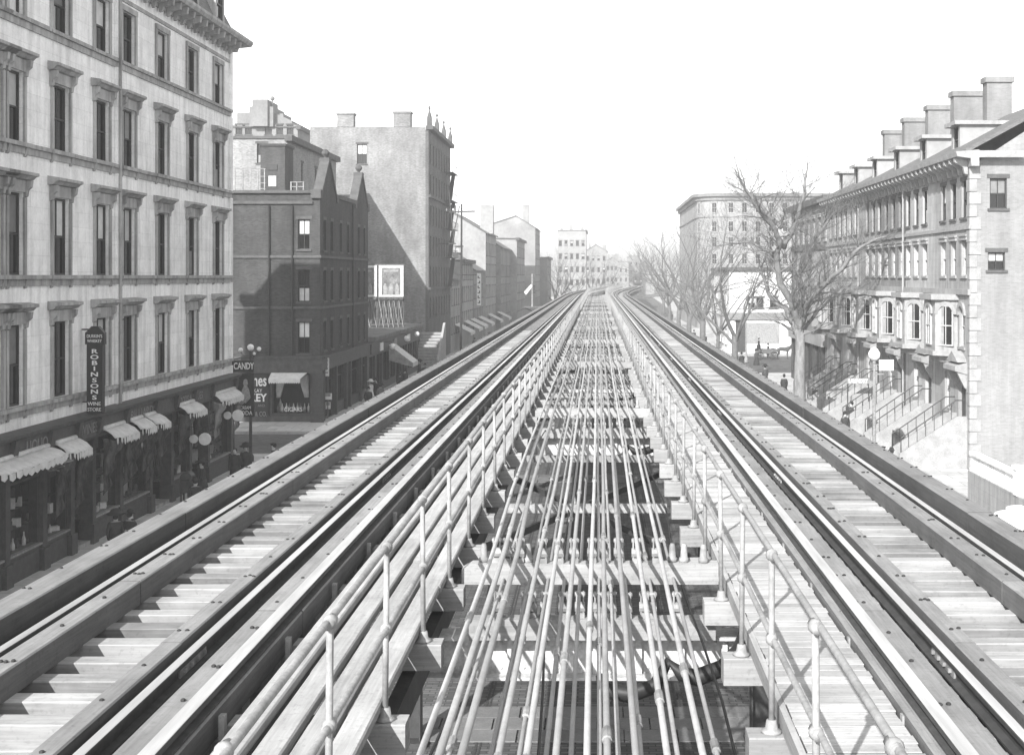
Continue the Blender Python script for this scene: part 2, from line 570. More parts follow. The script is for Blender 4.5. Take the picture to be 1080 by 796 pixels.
# flagstone crossings under the line
fl = [MB().box(-.58, .58, -.36, .36, 0, .03).mesh('flagstone', M_FLAG) for _ in range(1)][0]
for yc, nm in ((29.2, 'near'), (64.5, 'far')):
    t = thing('stone_crossing', 'strip of flat flagstones across the setts, the %s one of two' % nm, 'crossing', (0, yc, .004))
    for r in (0, 1, 2):
        for i in range(-11, 11):
            o = child(t, 'flagstone', fl, (i * 1.2 + (.6 if r % 2 else 0) + random.uniform(-.01, .01), yc - .76 + r * .76, .004 + random.uniform(0, .012)))
for x0, x1, nm in ((-2.62, -1.08, 'left'), (.42, 1.94, 'right')):
    t = thing('streetcar_track', '%s pair of grooved streetcar rails set in the street' % nm, 'streetcar track', (0, 0, 0), group='streetcar tracks under the elevated line')
    for x in (x0, x1):
        m = MB().box(x - .07, x - .012, 8, 420, .0, .012).box(x + .03, x + .07, 8, 420, 0, .012)
        m.build('rail', M_RAIL, t)

# ------------------------------------------------------------------ the elevated railway
ZR = CZ - 2.95                                # rail head
ZT = ZR - .19                                 # tie top
def rail_profile(x, z, w=.042, h=.14, foot=.065):
    return [(x - foot, z - h), (x + foot, z - h), (x + foot, z - h + .015), (x + .01, z - h + .03), (x + .01, z - .04),
            (x + w, z - .035), (x + w, z - .006), (x + w - .008, z), (x - w + .008, z), (x - w, z - .006), (x - w, z - .035), (x - .01, z - .04), (x - .01, z - h + .03), (x - foot, z - h + .015)]
def seg_timber(parent, name, x0, x1, z0, z1, mat, step=6.1, near=62.0, start=1.0, phase=0.0, gap=.012):
    y = start - phase
    bv = .012
    prof = [(x0, z0), (x1, z0), (x1, z1 - bv), (x1 - bv, z1), (x0 + bv, z1), (x0, z1 - bv)]
    while y < near:
        j, jz = random.uniform(-.006, .006), random.uniform(-.005, .003)
        e = random.uniform(-.006, .006)
        m = MB()
        n = len(prof)
        ya, yb = y, y + step - gap
        vs = [(x + j, ya, z + jz) for x, z in prof] + [(x + e, yb, z + jz + e * .5) for x, z in prof]
        fs = [(k, (k + 1) % n, (k + 1) % n + n, k + n) for k in range(n)] + [tuple(range(n))[::-1], tuple(range(n, 2 * n))]
        m.add(vs, fs)
        m.build(name, mat, parent)
        y += step
    m = MB().sweep(prof, seq(YS, y, 560))
    m.build(name, mat, parent)
def make_track(side, rails, label, TIE_S, ty0):
    """side -1 left, +1 right; rails = (outer, inner) x"""
    xo, xi = rails
    s = side
    t = thing('railway_track', label, 'railway track', (0, 0, 0), group='tracks of the elevated line')
    for x in rails:
        o = MB().sweep(rail_profile(x, ZR), YS).build('rail', M_RAIL, t)
        # the polished running surface is its own thin strip on the head
        MB().sweep([(x - .038, ZR + .0005), (x + .038, ZR + .0005), (x + .036, ZR + .003), (x - .036, ZR + .003)], YS).build('running_surface', M_RAILHEAD, o)
        for k in range(7):
            yj = 5.5 + k * 9.14 + (4.5 if x == xi else 0)
            jb = MB()
            for sd_ in (-1, 1):
                jb.box(x + sd_ * .012 - .014, x + sd_ * .012 + .014, yj - .32, yj + .32, ZR - .115, ZR - .045)
            for q in range(4): jb.box(x - .05, x + .05, yj - .24 + q * .16 - .015, yj - .24 + q * .16 + .015, ZR - .09, ZR - .06)
            jb.build('joint_bar', M_CAST, o)
    # third rail on the inner side
    x3 = xi - s * .54
    o = MB().sweep(rail_profile(x3, ZR + .13, .055, .12, .055), YS).build('third_rail', M_RAIL, t)
    MB().sweep([(x3 - .052, ZR + .1305), (x3 + .052, ZR + .1305), (x3 + .05, ZR + .134), (x3 - .05, ZR + .134)], YS).build('contact_surface', M_THIRD, o)
    # guard timbers
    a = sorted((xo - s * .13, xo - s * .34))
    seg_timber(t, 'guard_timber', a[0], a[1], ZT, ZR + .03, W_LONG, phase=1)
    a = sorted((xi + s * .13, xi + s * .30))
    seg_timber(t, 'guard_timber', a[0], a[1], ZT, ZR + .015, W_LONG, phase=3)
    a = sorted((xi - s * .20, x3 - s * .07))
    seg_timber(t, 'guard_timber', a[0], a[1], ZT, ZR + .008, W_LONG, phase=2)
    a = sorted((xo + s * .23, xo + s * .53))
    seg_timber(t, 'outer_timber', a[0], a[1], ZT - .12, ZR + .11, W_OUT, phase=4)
    # bolts
    m = MB()
    for k in range(80):
        y = 3.2 + k * .92
        for xb, zb in ((xo - s * .235, ZR + .03), (xi + s * .215, ZR + .015), (xi - s * .36, ZR + .008), (xo + s * .48, ZR + .11)):
            x, yy = xb + random.uniform(-.02, .02), y + random.uniform(-.1, .1)
            for dx in random.choice(((-.035, .035), (-.04, .0, .035), (-.03, .03), (0.0,))):
                m.lathe([(.019, -.004), (.019, .008), (.01, .015)], (x + dx + random.uniform(-.012, .012), yy + random.uniform(-.03, .03), zb), 6)
    tag(m.build('bolt', M_BOLT, t), 'small dark bolt heads along the timbers', kind='stuff')
    # rail clips / spikes on ties would be too small to see; ties
    lo, hi = sorted((xo + s * .75, xi - s * .585))
    long_in = -1.34 if s < 0 else 1.03
    ties = []
    for v in range(6):
        mm = MB()
        w = .1 + random.uniform(-.006, .006)
        ch = .008
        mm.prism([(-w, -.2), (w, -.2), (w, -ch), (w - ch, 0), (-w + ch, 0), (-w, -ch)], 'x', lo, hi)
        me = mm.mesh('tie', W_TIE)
        fixn(me)
        ties.append(me)
        if v == 0:
            l2, h2 = (lo, long_in) if s < 0 else (long_in, hi)
            lt = MB().prism([(-.11, -.22), (.11, -.22), (.11, -ch), (.11 - ch, 0), (-.11 + ch, 0), (-.11, -ch)], 'x', l2, h2).mesh('tie', W_BEAM)
            fixn(lt)
    n_near = 150
    far = MB()
    farlong = MB()
    for k in range(900):
        y = ty0 + k * TIE_S
        if y > 430: break
        long = k % 4 == 0
        if k < n_near:
            me = lt if long else random.choice(ties)
            o = child(t, 'tie', me, (random.uniform(-.012, .012), y + random.uniform(-.02, .02), ZT + random.uniform(-.006, .002)))
            if not long:
                o.rotation_euler.z = random.uniform(-.004, .004)
        else:
            if y < 185 or k % 2 == 0:
                c = cx(y)
                a, b = (lo, long_in) if (s < 0 and long) else ((long_in, hi) if long else (lo, hi))
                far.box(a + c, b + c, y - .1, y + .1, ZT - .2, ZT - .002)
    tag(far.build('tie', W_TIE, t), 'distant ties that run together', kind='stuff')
    # brackets that carry the third rail timber over the gap
    br = MB()
    br.box(-.02, .02, -.03, .03, -.36, .0).box(-.05, .05, -.05, .05, -.38, -.35)
    me = br.mesh('bracket', M_POST)
    fixn(me)
    for k in range(60):
        y = 3.1 + k * 1.84
        child(t, 'bracket', me, (x3 - s * .12, y, ZR - .02))
    return t
make_track(-1, (-4.72, -3.2), 'left elevated railway track with dark guard timbers and open ties', .4825, 1.28)
make_track(1, (4.22, 2.74), 'right elevated railway track beside the plank deck', .4475, 1.59)

# steel frame that carries the tracks
BENTS = [13.2 + 15.4 * k for k in range(-1, 12)]
t = thing('viaduct_frame', 'dark riveted steel girders and columns under the elevated tracks', 'viaduct', (0, 0, 0))
for x in (-4.72, -3.2, 2.74, 4.22):
    MB().sweep([(x - .15, 6.92), (x + .15, 6.92), (x + .15, 6.89), (x + .012, 6.89), (x + .012, 5.95), (x + .15, 5.95), (x + .15, 5.92), (x - .15, 5.92), (x - .15, 5.95), (x - .012, 5.95), (x - .012, 6.89), (x - .15, 6.89)], YS).build('girder', M_STEEL, t)
for y in BENTS:
    m = MB()
    c = cx(y)
    x0, x1 = -5.3 + c, 4.85 + c
    yg = y - .55
    m.box(x0, x1, yg - .012, yg + .012, 6.36, 6.72)
    m.box(x0, x1, yg - .17, yg + .17, 6.72, 6.75).box(x0, x1, yg - .17, yg + .17, 6.33, 6.36)
    for i in range(24):
        xs = x0 + .2 + i * (x1 - x0 - .4) / 23
        m.box(xs - .03, xs + .03, yg - .07, yg - .0125, 6.365, 6.715)
    gd = m.build('cross_girder', M_STEELP, t)
    if y < 60:
        m = MB()
        for i in range(90):
            xs = x0 + .1 + i * (x1 - x0 - .2) / 89
            for zz in (6.41, 6.66):
                m.lathe([(.018, -.003), (.018, .004), (.008, .012)], (0, 0, 0), 5)
                k = len(m.v) - 15
                for q in range(k, len(m.v)):
                    px, py, pz = m.v[q]
                    m.v[q] = (xs + px, yg - .013 - pz, zz + py)
        tag(m.build('rivet', M_STEELP, gd), kind='stuff')
    for x in (-4.1, 3.6):
        m = MB()
        x += c
        m.box(x - .22, x - .19, yg - .2, yg + .2, 0, 6.32).box(x + .19, x + .22, yg - .2, yg + .2, 0, 6.32)
        m.box(x - .19, x + .19, yg - .012, yg + .012, 0, 6.32)
        m.box(x - .35, x + .35, yg - .35, yg + .35, 0, .12)
        m.build('column', M_STEEL, t)
# stringers and cross bracing seen through the middle gap
for x in (-1.62, 1.55):
    MB().sweep([(x - .06, 6.9), (x + .06, 6.9), (x + .06, 6.62), (x - .06, 6.62)], YS).build('stringer', M_STEEL, t)
for y in BENTS[:8]:
    m = MB()
    m.bar((-3.0, y + .6, 6.6), (2.6, y + 14.0, 6.6), .06, .1)
    m.build('brace', M_STEEL, t)
    m = MB()
    m.bar((2.6, y + .6, 6.52), (-3.0, y + 14.0, 6.52), .06, .1)
    m.build('brace', M_STEEL, t)

# ------------------------------------------------------------------ walkways
ZD = CZ - 3.0
t = thing('slatted_walkway', 'walkway of long pale planks with dark gaps beside the left railing', 'walkway', (0, 0, 0))
for i in range(4):
    x0 = -2.41 + i * .232
    zz = ZD + (.0 if i else .035)
    seg_timber(t, 'plank', x0, x0 + .186, zz - .07, zz, W_PLANK, step=4.88, near=64, phase=i * 1.1, gap=.01)
for x in (-2.3, -1.62):
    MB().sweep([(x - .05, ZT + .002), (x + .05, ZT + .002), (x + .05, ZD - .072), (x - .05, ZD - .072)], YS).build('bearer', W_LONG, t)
t = thing('plank_deck', 'bright deck of narrow cross planks beside the right railing', 'walkway', (0, 0, 0))
dk = []
for v in range(6):
    w = .147 + random.uniform(-.002, .001)
    me = MB().prism([(0, -.05), (w, -.05), (w, -.004), (w - .004, 0), (.004, 0), (0, -.004)], 'x', 1.32 + random.uniform(-.006, .006), 2.06 + random.uniform(-.012, .006)).mesh('plank', W_DECK)
    fixn(me)
    dk.append(me)
rest = MB()
for k in range(1300):
    y = 3.0 + k * .152
    if k < 300:
        child(t, 'plank', random.choice(dk), (0, y, ZD + random.uniform(-.004, .003)))
    else:
        rest.box(1.32 + cx(y), 2.06 + cx(y), y, y + .147, ZD - .05, ZD + random.uniform(-.004, .003))
rest.sweep([(1.32, ZD - .05), (2.06, ZD - .05), (2.06, ZD), (1.32, ZD)], seq(YS, 201, 560))
tag(rest.build('plank', W_DECK, t), kind='stuff')
MB().sweep([(1.27, ZT + .0), (1.316, ZT + .0), (1.316, ZD - .005), (1.27, ZD - .005)], YS).build('fascia_board', W_PLANK, t)
for x in (1.5, 1.95):
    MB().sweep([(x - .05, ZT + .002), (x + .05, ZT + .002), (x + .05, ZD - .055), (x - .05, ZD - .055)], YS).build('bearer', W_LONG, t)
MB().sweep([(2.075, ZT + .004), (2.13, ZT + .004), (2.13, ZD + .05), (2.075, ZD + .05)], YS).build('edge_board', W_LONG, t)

# ------------------------------------------------------------------ pipe railings
def railing(x, label, zb, TIE_S, y0):
    t = thing('pipe_railing', label, 'railing', (x, 0, zb), group='pipe railings of the elevated line')
    ztop, zmid = CZ - 1.92, CZ - 2.5
    m = MB().lathe([(.0215, 0), (.0215, ztop - zb)], (0, 0, 0), 8)
    pm = m.mesh('post', M_POST, True)
    fixn(pm)
    m = MB().lathe([(.075, .0), (.075, .018), (.045, .03), (.036, .09)], (0, 0, 0), 8)
    bm_ = m.mesh('base_flange', M_POST, True)
    fixn(bm_)
    m = MB().ball((0, 0, 0), .043, 8)
    m.tube([(0, -.07, 0), (0, .07, 0)], .032, 8)
    fm = m.mesh('coupling', M_POST, True)
    fixn(fm)
    k = 0
    y = y0
    posts = []
    while y < 112:
        posts.append(y)
        jx, jr = random.uniform(-.006, .006), random.uniform(-.008, .008)
        p = child(t, 'post', pm, (x + jx, y, zb))
        p.rotation_euler = (random.uniform(-.012, .012), random.uniform(-.012, .012), 0)
        if y < 60:
            link('base_flange', bm_, p, (0, 0, 0))
            link('coupling', fm, p, (0, 0, ztop - zb))
            link('coupling', fm, p, (0, 0, zmid - zb))
        y += 4 * TIE_S
    far = MB()
    while y < 330:
        far.box(x + cx(y) - .02, x + cx(y) + .02, y - .02, y + .02, zb, ztop)
        y += 4 * TIE_S
    tag(far.build('post', M_POST, t), kind='stuff')
    for z, nm in ((ztop, 'top_rail'), (zmid, 'middle_rail')):
        pts = []
        ys = [1.0] + [p + d for p in posts for d in (0,)] + [yy for yy in range(116, 420, 6)]
        for yy in ys:
            wob = .018 * math.sin(yy * .21 + (1 if x > 0 else 0)) + random.uniform(-.005, .005) + (.03 * math.sin(yy * .06) if x > 0 else 0)
            pts.append((x + cx(yy) + wob * .5, yy, z + wob * .4))
        MB().tube(pts, .0215, 8).build(nm, M_POST, t, True)
railing(-1.5, 'left pipe railing along the slatted walkway', ZT, .4825, 1.28)
railing(1.2, 'right pipe railing along the plank deck', ZT, .4475, 1.59)

# ------------------------------------------------------------------ signal pipes and their carriers
UP = [-1.02, -.91, -.78, -.57, -.40, -.245, -.06, .065, .215, .40, .61]
LOW = [-.97, -.70, -.64, -.51, -.33, -.17, .01, .14, .29, .46, .53, .78]
ORD = ['first', 'second', 'third', 'fourth', 'fifth', 'sixth', 'seventh', 'eighth', 'ninth', 'tenth', 'eleventh', 'twelfth']
BY = BENTS[1:]
def pipe_pts(x, z, seed, lat):
    rr = random.Random(seed)
    pts = []
    off = 0.0
    y = 1.0
    while y < 215:
        pts.append((x + off + cx(y), y, z + rr.uniform(-.008, .008) - .012 * math.sin((y - 13.2) / 15.4 * math.pi) ** 2))
        y += 3.85
        tgt = lat * smooth((y - 11) / 6) + rr.uniform(-.012, .012)
        off += (tgt - off) * .7
    return pts
CPL = MB().tube([(0, -.09, 0), (0, -.085, 0), (0, .085, 0), (0, .09, 0)], [.022, .031, .031, .022], 8).mesh('coupling', M_CAST)
def couplings(o, pts, seed):
    rr = random.Random(seed)
    y = rr.uniform(6, 11)
    while y < 48:
        k = max(i for i, p in enumerate(pts) if p[1] <= y)
        a, b = Vector(pts[k]), Vector(pts[k + 1])
        f = (y - a.y) / (b.y - a.y)
        link('coupling', CPL, o, a.lerp(b, f))
        y += rr.uniform(5.5, 7.5)
for i, x in enumerate(UP):
    PP = pipe_pts(x, CZ - 2.74, i, -.12 * (x < -.7) + .02)
    o = MB().tube(PP, .0215 if i not in (1, 2) else .026, 8).build('signal_pipe', M_PIPE, smooth=True)
    couplings(o, PP, i)
    tag(o, 'long grey signal pipe of the upper row, %s from the left railing' % ORD[i], 'pipe', 'upper signal pipes')
for i, x in enumerate(LOW):
    PP = pipe_pts(x, CZ - 3.12, 40 + i, 0.0)
    o = MB().tube(PP, .0175, 8).build('signal_pipe', M_PIPE, smooth=True)
    couplings(o, PP, 50 + i)
    tag(o, 'thin signal pipe of the lower row, %s from the left railing' % ORD[i], 'pipe', 'lower signal pipes')
# sagging cables between the pipes
for i, (x, lab) in enumerate(((-1.16, 'thin dark cable hanging beside the left-hand pipes'), (.93, 'thin dark cable running beside the right-hand pipes'), (-.45, 'dark cable strung below the middle pipes'))):
    pts = [(x + .05 * math.sin(y * .7 + i) + cx(y), y, 6.98 + .05 * math.sin(y * .4 + i * 2)) for y in [1 + 1.5 * k for k in range(90)]]
    tag(MB().tube(pts, .012, 5).build('cable', M_HOSE, smooth=True), lab, 'cable')
# carrier meshes
m = MB()
m.box(-.045, .045, -.05, .05, 0, .05)
m.box(-.04, -.026, -.03, .03, .05, .25).box(.026, .04, -.03, .03, .05, .25)
m.tube([(-.05, 0, .10), (.05, 0, .10)], .05, 8)
m.tube([(-.05, 0, .225), (.05, 0, .225)], .022, 8)
CARR = m.mesh('pipe_carrier', M_CAST)
fixn(CARR)
m = MB()
m.lathe([(.055, 0), (.055, .04), (.04, .05), (.034, .16), (.022, .19)], (0, 0, 0), 7)
STUB = m.mesh('pulley_stand', M_CAST, True)
fixn(STUB)
BN = ['nearest', 'second', 'third', 'fourth', 'fifth', 'sixth', 'seventh', 'eighth', 'ninth', 'tenth', 'eleventh', 'twelfth']
for bi, y in enumerate(BY):
    c = cx(y)
    if y > 195: break
    t = thing('pipe_beam', 'pale cross beam holding the upper pipes on rollers, %s of the row' % BN[bi], 'beam', (0, y, CZ - 2.97 - .2), group='upper cross beams under the signal pipes')
    z1 = CZ - 2.97
    MB().prism([(-1.40 + c, z1 - .21), (1.25 + c, z1 - .21), (1.25 + c, z1), (-1.30 + c, z1), (-1.40 + c, z1 - .06)], 'y', y - .09, y + .09).build('beam_timber', W_BEAM, t)
    if bi < 7:
        for i, x in enumerate(UP):
            lat = -.12 * (x < -.7) + .02
            child(t, 'pipe_carrier', CARR, (x + lat * smooth((y - 11) / 6) * .8, y + random.uniform(-.02, .02), z1))
        if bi < 5:
            for x in (-1.18, -.72, .78, .9, 1.1):
                child(t, 'pulley_stand', STUB, (x, y + random.uniform(-.02, .05), z1))
    t = thing('pipe_beam', 'lower cross beam with roller stands just in front of the %s upper beam' % BN[bi], 'beam', (0, y - .75, CZ - 3.56), group='lower cross beams under the signal pipes')
    z1 = CZ - 3.34
    MB().box(-1.25 + c, 1.15 + c, y - .84, y - .66, z1 - .2, z1).build('beam_timber', W_BEAM, t)
    if bi < 7:
        for x in LOW:
            child(t, 'pipe_carrier', CARR, (x, y - .75 + random.uniform(-.02, .02), z1))
    if bi < 6:
        for k, (ya, dz) in enumerate(((y + 5.1, .02), (y + 10.2, .0)) if bi == 0 else ((y + 2.4, .0), (y + 4.9, .02), (y + 7.4, -.02), (y + 9.8, .0), (y + 12.2, .01))):
            tt = thing('roller_bar', 'light bar with rollers under the pipes, %s one beyond the %s beam' % (ORD[k], BN[bi]), 'bar', (0, ya, CZ - 3.4), group='roller bars between the beams')
            MB().box(-1.3, 1.0, ya - .05, ya + .05, CZ - 3.42 + dz, CZ - 3.3 + dz).build('bar', M_CAST, tt)
            for x in LOW[::2]:
                child(tt, 'roller', STUB, (x, ya, CZ - 3.3 + dz)).scale = (.6, .6, .6)
# black hoses looped round the girder at the first bents
for y, lab in ((12.35, 'black looped hose lying over the nearest cross girder'), (27.75, 'black looped hose lying over the second cross girder')):
    pts = [(.02, y - .12, 6.46), (.06, y - .22, 6.36), (.3, y - .25, 6.32), (.55, y - .25, 6.4), (.68, y - .15, 6.6), (.8, y - .2, 6.5), (.95, y - .25, 6.48), (1.2, y - .2, 6.56), (1.35, y - .1, 6.7), (1.45, y + .2, 6.8)]
    tag(MB().tube(pts, [.04, .075, .08, .075, .05, .07, .085, .08, .06, .05], 8).build('hose', M_HOSE, smooth=True), lab, 'hose')
# dangling wires in the gap beside the left walkway
for k in range(9):
    y = 6.5 + k * 1.84
    pts = [(-2.58, y, ZT - .1), (-2.56, y + .02, ZT - .22), (-2.5, y - .03, ZT - .3), (-2.52, y, ZT - .42), (-2.46, y + .04, ZT - .55)]
    tag(MB().tube(pts, .009, 4).build('bond_wire', M_POST), 'bent pale wire hanging from the left third rail, %s from the camera' % ORD[k], 'wire', 'bond wires under the third rail')
# signal on the outer side of the left track
y = 124.0
t = thing('semaphore_signal', 'small signal post with tilted white blade outside the left track', 'signal', (-6.35, y, 7.2))
MB().box(-7.2, -5.3, y - .5, y + .5, 7.2, 7.32).build('platform', W_LONG, t)
MB().tube([(-6.35, y, 7.32), (-6.35, y, 10.5)], .07, 8).build('post', M_CAST, t)
MB().hexa([(-6.45, y - .1, 9.5), (-6.35, y - .1, 9.25), (-6.35, y - .06, 9.25), (-6.45, y - .06, 9.5), (-7.15, y - .1, 8.75), (-6.95, y - .1, 8.45), (-6.95, y - .06, 8.45), (-7.15, y - .06, 8.75)]).build('blade', M_AWN, t)
MB().box(-6.28, -6.05, y - .15, y + .1, 8.6, 9.4).build('lamp_case', M_IRON, t)
for x in (-7.1, -5.5):
    MB().bar((x, y, 7.2), (-4.85, y, 6.2), .08).build('strut', M_STEEL, t)

# ------------------------------------------------------------------ buildings: walls with real openings and window kits
WK = {}
def wall_grid(m, px, py, rz, u0, u1, z0, z1, ops, depth):
    """wall face with openings; local x = outward normal, u along the wall"""
    us = sorted({u0, u1} | {o[0] for o in ops} | {o[1] for o in ops})
    zs = sorted({z0, z1} | {o[2] for o in ops} | {o[3] for o in ops})
    c, s = math.cos(rz), math.sin(rz)
    def P(x, u, z): return (px + x * c - u * s, py + x * s + u * c, z)
    for i in range(len(us) - 1):
        a, b = us[i], us[i + 1]
        if b - a < 1e-6 or a < u0 - 1e-6 or b > u1 + 1e-6: continue
        run = None
        for j in range(len(zs) - 1):
            lo, hi = zs[j], zs[j + 1]
            mu, mz = (a + b) / 2, (lo + hi) / 2
            if any(o[0] < mu < o[1] and o[2] < mz < o[3] for o in ops): continue
            m.add([P(0, a, lo), P(0, b, lo), P(0, b, hi), P(0, a, hi)], [(0, 1, 2, 3)])
    for (a, b, lo, hi) in ops:
        d = -depth
        m.add([P(0, a, lo), P(0, a, hi), P(d, a, hi), P(d, a, lo)], [(0, 1, 2, 3)])
        m.add([P(0, b, lo), P(0, b, hi), P(d, b, hi), P(d, b, lo)], [(3, 2, 1, 0)])
        m.add([P(0, a, hi), P(0, b, hi), P(d, b, hi), P(d, a, hi)], [(0, 1, 2, 3)])
        m.add([P(0, a, lo), P(0, b, lo), P(d, b, lo), P(d, a, lo)], [(3, 2, 1, 0)])
    return m
def kit(style, w, h):
    key = (style, round(w, 2), round(h, 2))
    if key in WK: return WK[key]
    K = {}
    fw = .07
    m = MB()                                   # frame with sashes, set in the recess (x from -.2 to -.12)
    m.box(-.22, -.12, -w / 2, -w / 2 + fw, 0, h).box(-.22, -.12, w / 2 - fw, w / 2, 0, h)
    m.box(-.22, -.12, -w / 2 + fw, w / 2 - fw, h - fw, h).box(-.22, -.12, -w / 2 + fw, w / 2 - fw, 0, fw)
    m.box(-.2, -.13, -w / 2 + fw, w / 2 - fw, h * .5 - .03, h * .5 + .03)
    if style in ('hood', 'plain', 'terr', 'arch'):
        m.box(-.19, -.14, -.018, .018, fw, h * .5 - .03)
        m.box(-.19, -.14, -.018, .018, h * .5 + .03, h - fw)
    K['frame'] = m
    K['pane'] = MB().add([(-.205, -w / 2 + .02, .02), (-.205, w / 2 - .02, .02), (-.205, w / 2 - .02, h - .02), (-.205, -w / 2 + .02, h - .02)], [(0, 1, 2, 3)])
    K['blind'] = MB().box(-.20, -.196, -w / 2 + fw, w / 2 - fw, h * .52, h - fw)
    K['blind_low'] = MB().box(-.20, -.196, -w / 2 + fw, w / 2 - fw, fw, h * .42)
    if style == 'hood':
        m = MB()
        e = w / 2 + .28
        m.prism([(.004, h + .42), (.2, h + .45), (.30, h + .55), (.40, h + .58), (.40, h + .68), (.004, h + .74)], 'y', -e - .1, e + .1)
        m.box(.004, .1, -e + .08, e - .08, h + .02, h + .42)
        for s in (-1, 1):
            a = s * (w / 2 + .13)
            m.prism([(.004, h - .15), (.1, h - .1), (.13, h + .1), (.24, h + .2), (.27, h + .42), (.004, h + .42)], 'y', a - .09, a + .09)
        K['hood'] = m
        for s, nm_ in ((-1, 'casing'), (1, 'casing_b')):
            a0, a1 = sorted((s * w / 2, s * (w / 2 + .15)))
            K[nm_] = MB().box(.004, .085, a0, a1, .0, h - .15)
        m = MB().box(-.1, .2, -w / 2 - .32, w / 2 + .32, -.14, 0)
        for s in (-1, 1):
            a = s * (w / 2 + .12)
            m.prism([(.004, -.46), (.06, -.44), (.14, -.14), (.004, -.14)], 'y', a - .08, a + .08)
        K['sill'] = m
    elif style == 'flat':
        m = MB()
        for s in (-1, 1):
            a0, a1 = sorted((s * w / 2, s * (w / 2 + .2)))
            m.box(.004, .07, a0, a1, 0, h + .0)
        m.box(.004, .09, -w / 2 - .2, w / 2 + .2, h, h + .22)
        K['casing'] = m
        m = MB().box(-.1, .16, -w / 2 - .28, w / 2 + .28, -.13, 0)
        K['sill'] = m
    elif style in ('plain', 'terr'):
        K['sill'] = MB().box(-.1, .09, -w / 2 - .12, w / 2 + .12, -.13, 0)
        K['lintel'] = MB().box(-.02, .03 if style == 'plain' else .1, -w / 2 - .15, w / 2 + .15, h, h + (.22 if style == 'plain' else .2))
        if style == 'terr':
            K['lintel'].box(.004, .16, -w / 2 - .22, w / 2 + .22, h + .2, h + .28)
    elif style == 'arch':
        K['sill'] = MB().box(-.1, .09, -w / 2 - .12, w / 2 + .12, -.13, 0)
        m = MB()
        n = 8
        for i in range(n):
            a0, a1 = math.pi * i / n, math.pi * (i + 1) / n
            r0, r1 = w / 2, w / 2 + .22
            q = [(r0 * math.cos(a0), r0 * math.sin(a0)), (r1 * math.cos(a0), r1 * math.sin(a0)), (r1 * math.cos(a1), r1 * math.sin(a1)), (r0 * math.cos(a1), r0 * math.sin(a1))]
            zc = h - w / 2
            m.hexa([(.004, y, zc + z) for y, z in q] + [(.12, y, zc + z) for y, z in q])
        # spandrels fill the square corners of the opening
        for s in (-1, 1):
            poly = [(s * w / 2, h), (s * w / 2, h - w / 2)] + [(s * w / 2 * math.cos(a), h - w / 2 + w / 2 * math.sin(a)) for a in [math.pi / 2 * k / 5 for k in range(1, 6)]]
            m.prism(poly, 'x', -.1, .02)
        K['arch_head'] = m
    WK[key] = {k: None for k in K}
    for k, mb in K.items():
        mm = {'frame': M_SASH, 'pane': M_GLASS, 'blind': M_BLIND, 'blind_low': M_BLIND, 'hood': M_MARTRIM, 'casing': M_MARTRIM, 'casing_b': M_MARTRIM, 'sill': M_MARTRIM, 'lintel': M_STONE2, 'arch_head': M_TRIMR}[k]
        if style in ('terr', 'arch') and k in ('sill', 'lintel'): mm = M_TRIMR
        if style in ('terr', 'arch') and k == 'frame': mm = M_SASHL
        if style == 'plain' and k == 'sill': mm = M_STONE2
        me = mb.mesh({'blind_low': 'blind', 'casing_b': 'casing'}.get(k, k), mm)
        if k != 'pane': fixn(me)
        WK[key][k] = me
    return WK[key]
def put_window(b, style, px, py, rz, u, z, w, h, blind=0.0, depth_shift=0.0):
    K = kit(style, w, h)
    c, s = math.cos(rz), math.sin(rz)
    loc = (px - u * s + depth_shift * c, py + u * c + depth_shift * s, z)
    win = child(b, 'window', K['frame'], loc, rz)
    for k, me in K.items():
        if k == 'frame' or k.startswith('blind'): continue
        link('casing' if k == 'casing_b' else k, me, win, (0, 0, 0))
    r = random.random()
    if r < blind: link('blind', K['blind'], win, (0, 0, 0))
    elif r > 1 - blind * .35: link('blind', K['blind_low'], win, (0, 0, 0))
    return win

EAST, WEST, SOUTH = 0.0, math.pi, -math.pi / 2   # facade faces +x / -x / towards the camera

# ---- L1: white marble shop building
XL = -19.3
L1A, L1B = 24.0, 66.9
t = thing('shop_building', 'tall white marble shop building with hooded windows and dark mansard roof', 'building', (XL, L1A, .15))
cols = [27.6, 31.0, 34.4, 38.2, 40.7, 42.0, 45.7, 49.5, 52.3, 56.35, 60.5, 64.65]
rows = [(5.97, 2.70, 'hood'), (10.33, 2.75, 'hood'), (14.76, 2.36, 'hood'), (19.0, 2.1, 'flat')]
ops = [(y - .7, y + .7, z, z + h) for y in cols for z, h, _ in rows]
m = MB()
wall_grid(m, XL, 0, EAST, L1A, L1B, 5.15, 22.2, ops, .24)
m.add([(XL, L1B, .15), (XL - 14, L1B, .15), (XL - 14, L1B, 22.2), (XL, L1B, 22.2)], [(0, 1, 2, 3)])
m.add([(XL, L1A, .15), (XL - 14, L1A, .15), (XL - 14, L1A, 22.2), (XL, L1A, 22.2)], [(3, 2, 1, 0)])
m.add([(XL - 14, L1A, .15), (XL - 14, L1B, .15), (XL - 14, L1B, 22.2), (XL - 14, L1A, 22.2)], [(3, 2, 1, 0)])
m.build('wall', M_MARBLE, t, fix=False)
for y in cols:
    for z, h, st in rows:
        put_window(t, st, XL, 0, EAST, y, z, 1.4, h, .5)
